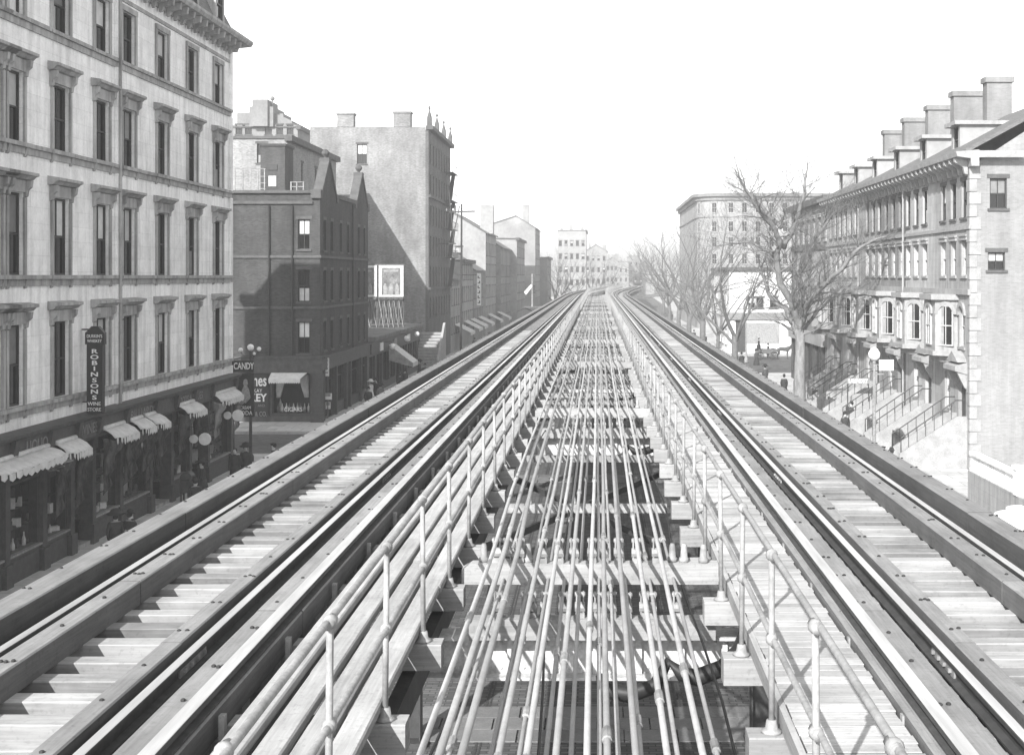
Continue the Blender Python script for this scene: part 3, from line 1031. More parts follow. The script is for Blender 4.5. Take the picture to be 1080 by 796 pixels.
# string courses at the sills, pilaster strip, quoins
for z in (5.80, 10.16, 14.59, 18.84):
    m = MB()
    e = [L1A] + sorted([v for y in cols for v in (y - 1.025, y + 1.025)]) + [L1B]
    for i in range(0, len(e), 2):
        if e[i + 1] - e[i] > .05: m.box(XL + .004, XL + .15, e[i], e[i + 1], z + .03, z + .17)
    m.box(XL + .004, XL + .07, L1A, L1B, z - .2, z + .03 - .004)
    m.build('string_course', M_MARTRIM, t)
for y in (50.95, 36.3):
    m = MB()
    for z0, z1 in ((5.15, 5.6), (5.975, 9.96), (10.335, 14.39), (14.765, 18.64), (19.015, 22.1)):
        m.box(XL + .004, XL + .13, y - .16, y + .16, z0, z1)
    m.build('pilaster', M_MARBLE, t)
m = MB()
for z0, z1 in ((5.15, 5.6), (5.975, 9.96), (10.335, 14.39), (14.765, 18.64), (19.015, 22.1)):
    m.box(XL + .004, XL + .1, L1B - .3, L1B + .1, z0, z1)
m.build('corner_pilaster', M_MARBLE, t)
# drain pipe
MB().tube([(XL + .2, 50.95, 5.2), (XL + .2, 50.95, 22.3)], .06, 6).build('drain_pipe', M_MARTRIM, t)
# frieze panels above the top windows and cornice with brackets
m = MB()
m.box(XL + .004, XL + .06, L1A, L1B + .06, 21.45, 21.6)
m.box(XL + .004, XL + .10, L1A, L1B + .1, 22.05, 22.2)
m.build('frieze', M_MARTRIM, t)
m = MB()
m.prism([(XL - .3, 22.2), (XL + .12, 22.2), (XL + .2, 22.42), (XL + .85, 22.48), (XL + .95, 22.62), (XL + .95, 22.75), (XL - .3, 22.85)], 'y', L1A, L1B + .9)
m.box(XL - 14, XL - .3, L1B + .0, L1B + .88, 22.3, 22.74)
c1 = m.build('cornice', M_MARTRIM, t)
bk = MB().prism([(.0, -.35), (.12, -.32), (.2, -.12), (.62, -.04), (.66, .26), (0, .22)], 'y', -.1, .1).mesh('bracket', M_MARTRIM)
fixn(bk)
y = L1A + .4
while y < L1B + .1:
    link('bracket', bk, c1, (.105, y - L1A, 22.2 - .15))
    y += .95
# mansard with dormers
m = MB()
a = [(XL + .3, L1A, 22.76), (XL + .3, L1B + .3, 22.76), (XL - 13.5, L1B + .3, 22.76), (XL - 13.5, L1A, 22.76)]
b_ = [(XL - 1.3, L1A, 26.3), (XL - 1.3, L1B - 1.3, 26.3), (XL - 12, L1B - 1.3, 26.3), (XL - 12, L1A, 26.3)]
m.add(a + b_, [(0, 1, 5, 4), (1, 2, 6, 5), (2, 3, 7, 6), (3, 0, 4, 7), (4, 5, 6, 7)])
m.build('mansard_roof', M_ROOF, t)
for y in (45.7, 49.5, 56.35, 60.5, 64.65):
    m = MB().box(XL - 1.2, XL + .12, y - .75, y - .55, 22.76, 25.1).box(XL - 1.2, XL + .12, y + .55, y + .75, 22.76, 25.1)
    m.box(XL - 1.2, XL + .12, y - .55, y + .55, 22.76, 23.1).box(XL - 1.2, XL + .22, y - .85, y + .85, 25.1, 25.3)
    d = m.build('dormer', M_MARTRIM, t)
    K = kit('flat', 1.1, 1.98)
    w_ = link('window', K['frame'], d, Vector((XL + .2, y, 23.1)) - OFF[t.name])
    MB().add([(XL - .02, y - .55, 23.1), (XL - .02, y + .55, 23.1), (XL - .02, y + .55, 25.08), (XL - .02, y - .55, 25.08)], [(0, 1, 2, 3)]).xf(Matrix.Translation(-OFF[t.name])).build('pane', M_GLASS, d, world=False)
# shop front: fascia, pillars, stall risers, glass, doors
piers = [24.3, 29.0, 33.7, 38.2, 41.3, 44.1, 46.4, 48.4, 51.2, 54.6, 57.3, 59.9, 62.7, 66.6]
m = MB()
m.prism([(XL - .1, 4.15), (XL + .25, 4.15), (XL + .3, 4.25), (XL + .3, 4.9), (XL + .5, 5.0), (XL + .55, 5.12), (XL + .1, 5.2), (XL - .1, 5.2)], 'y', L1A, L1B + .25)
m.prism([(L1B + .002, 4.15), (L1B + .25, 4.15), (L1B + .3, 4.9), (L1B + .5, 5.0), (L1B + .55, 5.12), (L1B + .002, 5.2)], 'x', XL - 14, XL + .25)
fas = m.build('shop_fascia', M_SHOPM, t)
for y in piers:
    m = MB()
    m.box(XL - .35, XL + .16, y - .17, y + .17, .9, 4.15)
    m.box(XL - .35, XL + .24, y - .25, y + .25, .15, .9)
    m.box(XL - .35, XL + .22, y - .22, y + .22, 3.75, 4.15)
    m.prism([(XL + .3, 4.3), (XL + .42, 4.4), (XL + .5, 4.95), (XL + .3, 4.95)], 'y', y - .16, y + .16)
    m.build('shop_pier', M_SHOP, t)
doors = {6, 9, 11}
for i in range(len(piers) - 1):
    a, b = piers[i] + .17, piers[i + 1] - .17
    if i in doors:
        xd = XL - .9
        dr = MB().box(xd, xd + .08, a, b, .15, .9).box(xd, xd + .08, a, a + .2, .9, 4.15).box(xd, xd + .08, b - .2, b, .9, 4.15).box(xd, xd + .08, a + .2, b - .2, 2.9, 3.1).build('shop_door', M_SHOP, t)
        MB().box(xd + .03, xd + .05, a + .2, b - .2, .9, 2.9).build('pane', M_CLEAR, dr, world=False).location = -OFF[t.name]
        MB().box(xd + .03, xd + .05, a + .2, b - .2, 3.1, 4.15).build('pane', M_CLEAR, dr, world=False).location = -OFF[t.name]
        MB().box(xd + .09, XL + .1, a, b, .15, .3).build('door_step', M_MARTRIM, t)
        MB().tube([(xd + .09, b - .3, 1.4), (xd + .15, b - .3, 1.4), (xd + .15, b - .3, 1.65), (xd + .09, b - .3, 1.65)], .02, 5).build('handle', M_GLOBE, dr, world=False).location = -OFF[t.name]
    else:
        MB().box(XL - .3, XL + .06, a, b, .15, 1.05).box(XL + .061, XL + .09, a + .15, b - .15, .3, .9).build('stall_riser', M_SHOP, t)
        MB().box(XL - .3, XL + .14, a, b, 1.051, 1.12).build('window_sill', M_CAST, t)
        wf = MB().box(XL - .06, XL + .02, a, a + .07, 1.12, 4.15).box(XL - .06, XL + .02, b - .07, b, 1.12, 4.15).box(XL - .06, XL + .02, a + .07, b - .07, 3.4, 3.48).build('shop_window', M_SHOP, t)
        MB().box(XL - .03, XL - .02, a + .07, b - .07, 1.12, 3.4).build('pane', M_CLEAR, wf, world=False).location = -OFF[t.name]
        MB().box(XL - .03, XL - .02, a + .07, b - .07, 3.48, 4.15).build('pane', M_CLEAR, wf, world=False).location = -OFF[t.name]
# shop interior shell
MB().add([(XL - 3, L1A, .16), (XL - 3, L1B, .16), (XL - 3, L1B, 5.1), (XL - 3, L1A, 5.1)], [(0, 1, 2, 3)]).add([(XL - 3, L1A, 4.16), (XL - .36, L1A, 4.16), (XL - .36, L1B, 4.16), (XL - 3, L1B, 4.16)], [(0, 1, 2, 3)]).add([(XL - 3, L1A, .17), (XL - .36, L1A, .17), (XL - .36, L1B, .17), (XL - 3, L1B, .17)], [(0, 1, 2, 3)]).build('shop_interior', M_IN, t)
text(t, 'BILLIARDS', .55, (XL + .315, 53.2, 4.58), (R(90), 0, R(90)), M_SIGNGR, ext=.01, sx=1.2)
text(t, 'BOOTS & SHOES', .5, (XL + .315, 59.3, 4.58), (R(90), 0, R(90)), M_SIGNGR, ext=.01)
text(t, 'WINES', .55, (XL + .315, 47.5, 4.58), (R(90), 0, R(90)), M_SIGNGR, ext=.01)
text(t, 'LIQUORS', .55, (XL + .315, 43.4, 4.58), (R(90), 0, R(90)), M_SIGNGR, ext=.01)

# goods in the shop windows, one display per window
def display(i, a, b, pale, label):
    t = thing('window_display', label, 'shop display', (XL - .35, (a + b) / 2, 1.05), group='goods in the shop windows of the white building')
    MB().box(XL - .77, XL - .06, a + .05, b - .05, 1.0, 1.06).build('shelf', M_AWNG, t)
    MB().box(XL - .82, XL - .78, a + .05, b - .05, 1.06, 3.0 if not pale else 3.3).build('backdrop', M_AWN if pale else M_SHOPM, t)
    rr = random.Random(i)
    sh = [MB().lathe([(.06, 0), (.07, .2), (.03, .3), (.025, .4)], (0, 0, 0), 7), MB().box(-.12, .12, -.14, .14, 0, .25), MB().prism([(-.15, 0), (.15, 0), (.12, .1), (-.02, .14), (-.06, .32), (-.15, .32)], 'x', -.06, .06)]
    nm = ('bottle', 'carton', 'boot')
    ms = []
    for s_, n_ in zip(sh, nm):
        for mt in (M_GOODSL, M_GOODSD):
            me = s_.mesh(n_, mt)
            fixn(me)
            ms.append((n_, me))
    for lvl in range(3):
        y = a + .25
        if lvl: MB().box(XL - .77, XL - .32, a + .1, b - .1, 1.06 + lvl * .68, 1.09 + lvl * .68).build('shelf', M_IN, t)
        while y < b - .2:
            n_, me = ms[rr.choice((0, 0, 1, 2, 2, 3, 4, 4, 5) if not pale else (1, 1, 3, 5, 5, 4))]
            o = child(t, n_, me, (XL - .5 + (.2 if lvl == 0 else 0), y, (1.06 if lvl == 0 else 1.09 + lvl * .68)), rr.uniform(0, 6))
            o.scale = (1, 1, rr.uniform(.8, 1.4))
            y += rr.uniform(.28, .5)
dl = ['bright display of pale goods in the shop window nearest the camera', 'dim goods in the shop window left of the first draped awning', 'goods in the narrow window beside the first shop doorway', 'goods under the second draped awning of the white building',
      'pale goods behind glass under the third awning', 'goods in the window behind the mailbox', 'goods in the window with the round white signs', 'goods in the corner shop window by the side street']
n = 0
for i in range(3, len(piers) - 1):
    if i not in doors:
        display(i, piers[i] + .2, piers[i + 1] - .2, i in (3, 8, 12), dl[min(n, 7)])
        n += 1

# awnings: rolled canvas with scalloped white valance and hanging dark side drapes
def awning(y0, y1, label, drop=.9, out=1.0, dark=True, z=4.42, fall=.34):
    out *= .82
    t = thing('awning', label, 'awning', (XL + .3, (y0 + y1) / 2, z), group='canvas awnings of the white shop building')
    m = MB()
    n = 14
    pr = [(.05, 0), (out * .35, -.12 * fall), (out * .75, -.52 * fall), (out, -fall)]
    ys = [y0 + (y1 - y0) * k / n for k in range(n + 1)]
    vs = []
    for k, y in enumerate(ys):
        sag = .03 * math.sin(k * 2.1)
        e = 1 - abs(2 * k / n - 1) ** 4 * .35
        for x, dz in pr: vs.append((XL + .3 + x * e, y, z + dz + sag))
    fs = [(k * 4 + j, (k + 1) * 4 + j, (k + 1) * 4 + j + 1, k * 4 + j + 1) for k in range(n) for j in range(3)]
    m.add(vs, fs)
    o = m.build('canopy', M_AWN, t, True)
    so_ = o.modifiers.new('thickness', 'SOLIDIFY')
    so_.thickness = .012
    m = MB()
    for k in range(n):
        e = 1 - abs(2 * (k + .5) / n - 1) ** 4 * .35
        x = XL + .3 + out * e
        zz = z - fall + .03 * math.sin(k * 2.1)
        m.add([(x, ys[k], zz), (x, ys[k + 1], zz), (x + .01, ys[k + 1], zz - .17), (x + .01, (ys[k] + ys[k + 1]) / 2, zz - .25), (x + .01, ys[k], zz - .17)], [(0, 1, 2, 3, 4)])
    o = m.build('valance', M_AWN, t)
    o.modifiers.new('thickness', 'SOLIDIFY').thickness = .012
    for side, yy in ((0, y0 + .08), (1, y1 - .08)):
        m = MB()
        k = 12
        vs, fs = [], []
        for q in range(k + 1):
            f = q / k
            wv = .12 * math.sin(f * 9 + side) * (1 - f * .3)
            wid = out * (.85 - .5 * f + .12 * math.sin(f * 14))
            for j in range(6):
                g_ = j / 5
                vs.append((XL + .32 + wid * g_, yy + wv * .6 + .09 * math.sin(g_ * 9 + f * 3), z - .35 - drop * f * (1.0 - .25 * g_) - .12 * g_))
        for q in range(k):
            for j in range(5):
                fs.append((q * 6 + j, q * 6 + j + 1, q * 6 + j + 7, q * 6 + j + 6))
        m.add(vs, fs)
        o = m.build('side_drape', M_AWND if dark else M_AWNG, t, True)
        o.modifiers.new('thickness', 'SOLIDIFY').thickness = .015
    MB().tube([(XL + .34, y0 + .1, z + .03), (XL + .34, y1 - .1, z + .03)], .09, 8).build('roller', M_AWN, t, True)
awning(38.4, 44.0, 'long grey awning with scalloped edge over the nearest shop window', .5, 1.15, False, fall=.22)
awning(44.4, 46.3, 'white scalloped awning with long dark drape beside the second shop pier', 2.3, .95)
awning(48.7, 51.0, 'white scalloped awning right of the shop doorway under the vertical sign', 2.2, 1.0)
awning(51.5, 53.0, 'narrow white awning with drape between the third and fourth piers', 2.0, .95)
awning(53.2, 54.6, 'white awning with the longest drape beside the second doorway', 2.5, 1.0)
awning(57.4, 59.8, 'white awning over the window behind the mailbox', 1.9, 1.0)
awning(62.8, 66.6, 'sagging swag awning on the corner bay by the side street', 1.9, .8, False)
# round white signs
for (y, z, lab) in ((58.9, 2.75, 'pair of round white signs hung beside the awning near the mailbox'), (64.3, 3.25, 'pair of round white signs hung at the corner shop')):
    t = thing('round_sign', lab, 'sign', (XL + .3, y, z), group='round white hanging signs')
    MB().tube([(XL + .2, y, z + .55), (XL + 1.5, y, z + .55)], .02, 5).build('bracket', M_IRON, t)
    for dx, r in ((.6, .2), (1.12, .29)):
        m = MB().lathe([(r * .96, -.04), (r, -.02), (r, .02), (r * .96, .04)], (0, 0, 0), 18)
        m.xf(Matrix.Translation((XL + dx, y, z)) @ Matrix.Rotation(R(90), 4, 'X'))
        m.build('disc', M_SIGNWH, t)

# vertical sign board
ys_ = 47.55
t = thing('vertical_sign', 'black vertical sign with white letters reading ROBINSONS projecting from the white building', 'sign', (XL, ys_, 4.3))
xs0, xs1 = at(91, ys_), at(111, ys_)
xc = (xs0 + xs1) / 2
ztop = zt(344, ys_)
MB().prism([(xs0 + .06, 5.2), (xs1 - .06, 5.2), (xs1 - .06, zt(363, ys_)), (xs1, zt(363, ys_)), (xs1, zt(351, ys_)), (xc + .12, ztop), (xc - .12, ztop), (xs0, zt(351, ys_)), (xs0, zt(363, ys_)), (xs0 + .06, zt(363, ys_))], 'y', ys_ - .12, ys_ + .12).build('board', M_SIGNBK, t)
MB().box(xs0 - .02, xs1 + .02, ys_ - .13, ys_ + .13, zt(436, ys_), 5.18).build('foot_board', M_SIGNBK, t)
text(t, "DURKIN'S", .17, (xc, ys_ - .125, zt(354.5, ys_)), FRONT, M_SIGNWH, sx=.78)
text(t, 'WHISKEY', .16, (xc, ys_ - .125, zt(359.5, ys_)), FRONT, M_SIGNWH, sx=.8)
for k, ch in enumerate('ROBINSONS'):
    text(t, ch, .225, (xc, ys_ - .125, zt(370.5 + k * 6.05, ys_)), FRONT, M_SIGNWH, sx=1.75, bold=.004)
text(t, 'WINE', .19, (xc, ys_ - .14, zt(425.5, ys_)), FRONT, M_SIGNWH, sx=1.0)
text(t, 'STORE', .19, (xc, ys_ - .14, zt(431.5, ys_)), FRONT, M_SIGNWH, sx=.9)
for z in (5.6, 8.3):
    MB().tube([(XL + .02, ys_, z), (xs0 + .1, ys_, z)], .03, 5).build('bracket', M_IRON, t)

# candy sign and corner lamp
yc = 68.3
t = thing('hanging_sign', 'black sign with white letters reading CANDY at the corner of the white building', 'sign', (XL + .2, yc, 5.1))
MB().box(-19.75, -18.45, yc - .06, yc + .06, zt(392.5, yc), zt(380, yc)).build('board', M_SIGNBK, t)
text(t, 'CANDY', .5, (-18.98, yc - .065, zt(386.2, yc)), FRONT, M_SIGNWH, sx=.62, bold=.008)
MB().tube([(XL + .0, L1B - .1, 5.9), (XL + .1, yc, 5.9), (-18.45, yc, 5.9)], .025, 5).build('bracket', M_IRON, t)
for x in (-19.1, -18.6): MB().tube([(x, yc, 5.9), (x, yc, zt(381, yc))], .012, 4).build('hanger', M_IRON, t)
t = thing('picture_sign', 'tall dark sign board below the candy sign lettered CREAM SODA', 'sign', (-19.1, yc, 2.4))
MB().box(-19.75, -18.5, yc + .2, yc + .3, zt(440, yc), zt(393.5, yc)).build('board', M_SIGNBK, t)
MB().lathe([(.02, 0), (.28, .3), (.2, .7), (.09, .95), (.14, 1.05), (.1, 1.25), (.02, 1.3)], (-18.95, yc + .2, 3.45), 10).xf(Matrix.Translation((0, (yc + .19) * .9, 0)) @ Matrix.Diagonal((1, .1, 1, 1))).build('painted_figure', M_CAST, t, True)
text(t, 'CREAM', .26, (-18.95, yc + .195, zt(430.5, yc)), FRONT, M_SIGNWH, sx=.7)
text(t, 'SODA', .32, (-18.95, yc + .195, zt(436, yc)), FRONT, M_SIGNWH, sx=.85)
MB().tube([(-19.6, yc + .25, .15), (-19.6, yc + .25, 2.8)], .04, 6).build('leg', M_IRON, t)
MB().tube([(-18.65, yc + .25, .15), (-18.65, yc + .25, 2.8)], .04, 6).build('leg', M_IRON, t)
yl = 69.6
t = thing('street_lamp', 'black street lamp with a cluster of opal globes at the left corner', 'street lamp', (-19.0, yl, .15))
MB().lathe([(.2, 0), (.2, .3), (.1, .5), (.07, 1.2), (.055, 5.6), (.09, 5.7), (.05, 6.1)], (-19.0, yl, .15), 8).build('post', M_IRON, t)
for dx, dz, r in ((-.52, 0, .13), (.48, .05, .13), (.02, .14, .19), (.22, -.2, .09)):
    MB().tube([(-19.0, yl, 5.9), (-19 + dx * .6, yl, 6.05 + dz - .15), (-19 + dx, yl, 6.25 + dz - r)], .025, 5).build('arm', M_IRON, t)
    MB().ball((-19 + dx, yl, 6.25 + dz), r, 10).build('globe', M_GLOBE, t, True)

# ---- L2: dark brick corner building with gables
Y2, Y2B = 88.5, 107.0
t = thing('brick_corner_building', 'dark brick corner building with two pointed gables and corner shop', 'building', (XL, Y2, .15))
srows = [(12.1, 2.15), (8.55, 2.15), (5.05, 2.05)]
scols = [90.0, 92.4, 95.6, 98.4, 102.8, 105.3]
ops = [(y - .42, y + .42, z, z + h) for y in scols for z, h in srows]
m = MB()
wall_grid(m, XL, 0, EAST, Y2, Y2B, 4.6, 16.0, ops, .25)
xw = at(320.5, Y2)
fops = [(xw - .42, xw + .42, 12.15, 14.25), (xw - .42, xw + .42, 8.5, 10.75), (xw - .42, xw + .42, 4.9, 7.1)]
wall_grid(m, 0, Y2, SOUTH, -36, XL, 4.6, 16.05, fops, .25)
m.add([(XL, Y2B, .15), (-36, Y2B, .15), (-36, Y2B, 16), (XL, Y2B, 16)], [(0, 1, 2, 3)])
m.add([(XL, Y2, 15.6), (XL, Y2B, 15.6), (-36, Y2B, 15.6), (-36, Y2, 15.6)], [(0, 1, 2, 3)])
# gables on the street side
for ya, yb in ((88.5, 94.3), (101.3, 107.0)):
    yc_ = (ya + yb) / 2
    m.prism([(ya, 15.6), (yb, 15.6), (yb - .4, 16.05), (yc_ + .35, 18.4), (yc_ - .35, 18.4), (ya + .4, 16.05)], 'x', XL - .5, XL + .003)
m.build('wall', M_BRICK2, t, fix=False)
for ya, yb in ((88.5, 94.3), (101.3, 107.0)):
    yc_ = (ya + yb) / 2
    m = MB()
    for s in (-1, 1):
        m.bar((XL - .24, yc_ + s * 2.9, 15.75), (XL - .24, yc_ + s * .25, 18.5), .66, .2)
        m.box(XL - .6, XL + .1, yc_ + s * 2.85 - .3, yc_ + s * 2.85 + .3, 15.7, 16.3)
    m.box(XL - .6, XL + .1, yc_ - .4, yc_ + .4, 18.4, 18.75)
    gc = m.build('gable_coping', M_STONE2, t)
    MB().lathe([(.1, 0), (.12, .1), (.28, .3), (.28, .45), (.12, .62), (.02, .66)], (XL - .24, yc_, 18.75), 8).xf(Matrix.Translation(-OFF[t.name])).build('finial', M_STONE2, gc, world=False)
for y in scols:
    for z, h in srows: put_window(t, 'plain', XL, 0, EAST, y, z, .84, h, .15)
for (a, b, z, zz) in fops: put_window(t, 'plain', 0, Y2, SOUTH, (a + b) / 2, z, .84, zz - z, .6)
m = MB()
for z in (11.55, 8.0):
    m.box(XL + .004, XL + .1, Y2 - .1, Y2B, z, z + .18)
    m.box(-36, XL + .004, Y2 - .1, Y2 - .004, z, z + .18)
m.box(-36, XL - .5, Y2 - .14, Y2 - .004, 15.3, 15.5).box(-36, XL - .5, Y2 - .2, Y2 + .3, 16.05, 16.25)
m.build('string_course', M_STONE2, t)
MB().box(XL - .35, XL + .12, 94.6, 101.0, 16.0, 16.3).build('parapet_coping', M_STONE2, t)
for x in (284, 308.5):
    MB().tube([(at(x, Y2), Y2 - .1, 4.7), (at(x, Y2), Y2 - .1, 15.2)], .07, 6).build('drain_pipe', M_IRON, t)
MB().tube([(XL + .1, 100.0, 4.7), (XL + .1, 100.0, 15.9)], .07, 6).build('drain_pipe', M_IRON, t)
# shop base
m = MB()
m.box(-36, XL + .3, Y2 - .35, Y2 - .004, 4.55, 4.75).box(-36, XL + .2, Y2 - .25, Y2 - .004, 3.55, 4.55)
m.box(XL + .004, XL + .2, Y2 - .004, Y2B, 3.7, 4.55).box(XL + .004, XL + .35, Y2 - .004, Y2B, 4.55, 4.7)
m.build('shop_fascia', M_SHOPM, t)
xa, xb = at(287, Y2), at(327.5, Y2)
m = MB()
wall_grid(m, 0, Y2, SOUTH, -36, XL, .15, 4.6, [(xa, xb, .75, 3.55)], .4)
m.build('shop_wall', M_SHOPM, t, fix=False)
m = MB()
bays = [(89.3, 91.0, .3), (91.3, 93.2, .15), (93.6, 96.9, 1.0), (97.3, 98.6, .15), (99.0, 103.0, .9), (103.4, 106.6, .9)]
wall_grid(m, XL, 0, EAST, Y2, Y2B, .15, 4.6, [(a, b, z, 3.6) for a, b, z in bays], .35)
m.build('shop_wall', M_SHOP, t, fix=False)
for y in (89.15, 93.4, 97.1, 98.8, 103.2): MB().box(XL + .004, XL + .2, y - .14, y + .14, .15, 3.7).build('shop_pier', M_SHOP, t)
MB().box(XL - .5, XL + .26, Y2 - .26, Y2 - .004, .15, 3.55).box(XL - .6, XL + .34, Y2 - .33, Y2 - .264, .15, .8).build('shop_pier', M_SHOP, t)
wf = MB().box(xa, xa + .08, Y2 + .1, Y2 + .2, .75, 3.55).box(xb - .08, xb, Y2 + .1, Y2 + .2, .75, 3.55).box(xa - .1, xb + .1, Y2 - .12, Y2 + .2, .66, .745).build('shop_window', M_SHOP, t)
MB().box(xa + .08, xb - .08, Y2 + .14, Y2 + .15, .75, 3.55).xf(Matrix.Translation(-OFF[t.name])).build('pane', M_CLEAR, wf, world=False)
for a, b, z in bays:
    w2 = MB().box(XL - .26, XL - .18, a, a + .07, z, 3.6).box(XL - .26, XL - .18, b - .07, b, z, 3.6).box(XL - .26, XL - .18, a + .07, b - .07, 2.8, 2.87).build('shop_window', M_SHOP, t)
    MB().box(XL - .22, XL - .21, a + .07, b - .07, z, 2.8).xf(Matrix.Translation(-OFF[t.name])).build('pane', M_CLEAR, w2, world=False)
MB().add([(-33, Y2 + 1.6, .16), (XL - .3, Y2 + 1.6, .16), (XL - .3, Y2 + 1.6, 4.5), (-33, Y2 + 1.6, 4.5)], [(0, 1, 2, 3)]).add([(XL - 1.5, Y2 + 1.7, .16), (XL - 1.5, Y2B, .16), (XL - 1.5, Y2B, 4.5), (XL - 1.5, Y2 + 1.7, 4.5)], [(0, 1, 2, 3)]).build('shop_interior', M_IN, t)
text(t, 'CIGARS', .42, ((xa + xb) / 2 + .1, Y2 + .12, zt(432, Y2)), FRONT, M_SIGNWH, sx=.9)
# goods
g_ = thing('window_display', 'bottles and a cone of goods in the corner shop window under the white awning', 'shop display', ((xa + xb) / 2, Y2 + .6, .8))
MB().box(xa + .05, xb - .05, Y2 + .3, Y2 + 1.2, .72, .78).build('shelf', M_IN, g_)
for k in range(9):
    x = xa + .3 + k * .26
    MB().lathe([(.09, 0), (.1, .3), (.04, .45), (.03, .6)], (x, Y2 + .55 + .1 * (k % 3), .78), 7).build('bottle', M_GOODSL if k % 3 else M_CAST, g_, True)
MB().lathe([(.25, 0), (.02, .9)], (xa + .35, Y2 + .9, .78), 8).build('display_cone', M_GOODSL, g_)
for x, s in ((xa + .2, 1), (xb - .2, -1)):
    m = MB()
    vs = []
    for q in range(9):
        f = q / 8
        for j in range(4):
            vs.append((x + s * (j / 3) * (.75 - .45 * f), Y2 + .35 + .07 * math.sin(j * 2.2 + q), 3.4 - 1.6 * f))
    m.add(vs, [(q * 4 + j, q * 4 + j + 1, q * 4 + j + 5, q * 4 + j + 4) for q in range(8) for j in range(3)])
    o = m.build('curtain', M_AWN, g_, True)
    o.modifiers.new('thickness', 'SOLIDIFY').thickness = .012
# awning over that window
a_ = thing('awning', 'small white scalloped awning over the brick corner shop window', 'awning', ((xa + xb) / 2, Y2 - .3, 3.6))
m = MB().hexa([(xa, Y2 - .26, 3.55), (xb - .2, Y2 - .26, 3.55), (xb - .5, Y2 - 1.0, 3.2), (xa + .0, Y2 - 1.0, 3.2), (xa, Y2 - .26, 3.58), (xb - .2, Y2 - .26, 3.58), (xb - .5, Y2 - 1.0, 3.23), (xa, Y2 - 1.0, 3.23)])
m.build('canopy', M_AWN, a_)
m = MB()
for k in range(14):
    x0, x1 = xa + k * (xb - .5 - xa) / 14, xa + (k + 1) * (xb - .5 - xa) / 14
    m.add([(x0, Y2 - 1.01, 3.2), (x1, Y2 - 1.01, 3.2), (x1, Y2 - 1.01, 2.98), ((x0 + x1) / 2, Y2 - 1.01, 2.88), (x0, Y2 - 1.01, 2.98)], [(0, 1, 2, 3, 4)])
o = m.build('valance', M_AWN, a_)
o.modifiers.new('thickness', 'SOLIDIFY').thickness = .012
# painted wall sign
sg = thing('wall_sign', 'dark painted wall sign with big pale letters ones and KEY beside the corner shop window', 'sign', (at(268, Y2), Y2 - .05, .8))
MB().box(at(244, Y2), at(284, Y2), Y2 - .1, Y2 - .006, .55, 3.5).box(at(282.8, Y2), at(284, Y2), Y2 - .14, Y2 - .101, .55, 3.5).build('board', M_SIGNBK, sg)
text(sg, 'ones', 1.15, (at(281.8, Y2), Y2 - .11, zt(401.5, Y2)), FRONT, M_SIGNWH, align='RIGHT', sx=.62, bold=.02)
text(sg, 'CKAY', .36, (at(277, Y2), Y2 - .11, zt(412, Y2)), FRONT, M_SIGNWH, align='RIGHT', sx=.9)
text(sg, 'KEY', .75, (at(281.5, Y2), Y2 - .11, zt(419.5, Y2)), FRONT, M_SIGNWH, align='RIGHT', sx=.9, bold=.02)
text(sg, 'AND', .26, (at(280, Y2), Y2 - .11, zt(427.5, Y2)), FRONT, M_SIGNGR, align='RIGHT', sx=.9)
text(sg, 'TY & CO.', .46, (at(282, Y2), Y2 - .11, zt(436.5, Y2)), FRONT, M_SIGNGR, align='RIGHT', sx=.68, bold=.008)
# small projecting signs at the corner
for (x, y, z, w, h, lab) in ((at(343, 90), 90.0, zt(387, 90), .55, 1.3, 'small pale lettered signboard on the corner pier of the brick building'), (at(345.5, 90.5), 90.5, zt(418, 90.5), .6, .45, 'white poster board on the pavement by the brick corner shop'), (at(346, 91), 91.0, zt(427.5, 91), .35, .5, 'small white notice leaning below the poster board')):
    s_ = thing('sign_board', lab, 'sign', (x, y, z - h / 2))
    MB().box(x - w / 2, x + w / 2, y - .03, y + .03, z - h / 2, z + h / 2).build('board', M_SIGNWH, s_)
    for k in range(4 if h > 1 else 2):
        zz = z + h * .36 - k * h * .22
        MB().box(x - w * .38, x + w * .36, y - .036, y - .031, zz - .05, zz + .04).build('faded_line', M_SIGNGR, s_)
    if z < 3: MB().box(x - .03, x + .03, y + .04, y + .08, .15, z).build('stake', M_CART, s_)
    else: MB().tube([(XL + .2, y, z), (x - w / 2, y, z)], .03, 5).build('bracket', M_IRON, s_)

# ---- low shops with hoardings on the roof
Y3, Y3B = 107.0, 137.0
t = thing('low_shop_row', 'one storey row of shops beyond the brick corner building', 'building', (XL, Y3, .15))
m = MB()
ops = []
y = Y3 + .6
while y < Y3B - 3:
    w = random.choice((2.2, 3.0, 3.4))
    ops.append((y, y + w, random.choice((.2, .8, .8)), 3.4))
    y += w + .5
wall_grid(m, XL, 0, EAST, Y3 + .02, Y3B, .15, 4.6, ops, .4)
m.add([(XL, Y3B, .15), (-34, Y3B, .15), (-34, Y3B, 4.6), (XL, Y3B, 4.6)], [(0, 1, 2, 3)])
m.build('wall', M_SHOP, t, fix=False)
MB().prism([(XL - 14, 4.9), (XL + .5, 4.75), (XL + .6, 5.0), (XL + .6, 5.15), (XL - 14, 5.6)], 'y', Y3 + .02, Y3B).build('roof', M_TAR, t)
MB().box(XL + .004, XL + .3, Y3 + .02, Y3B, 3.7, 4.7).build('shop_fascia', M_SHOPM, t)
for a, b, z, z1 in ops:
    w2 = MB().box(XL - .35, XL - .25, a, a + .1, z, z1).box(XL - .35, XL - .25, b - .1, b, z, z1).build('shop_window', M_SHOP, t)
    MB().box(XL - .31, XL - .3, a + .1, b - .1, z, z1).xf(Matrix.Translation(-OFF[t.name])).build('pane', M_GLASS, w2, world=False)
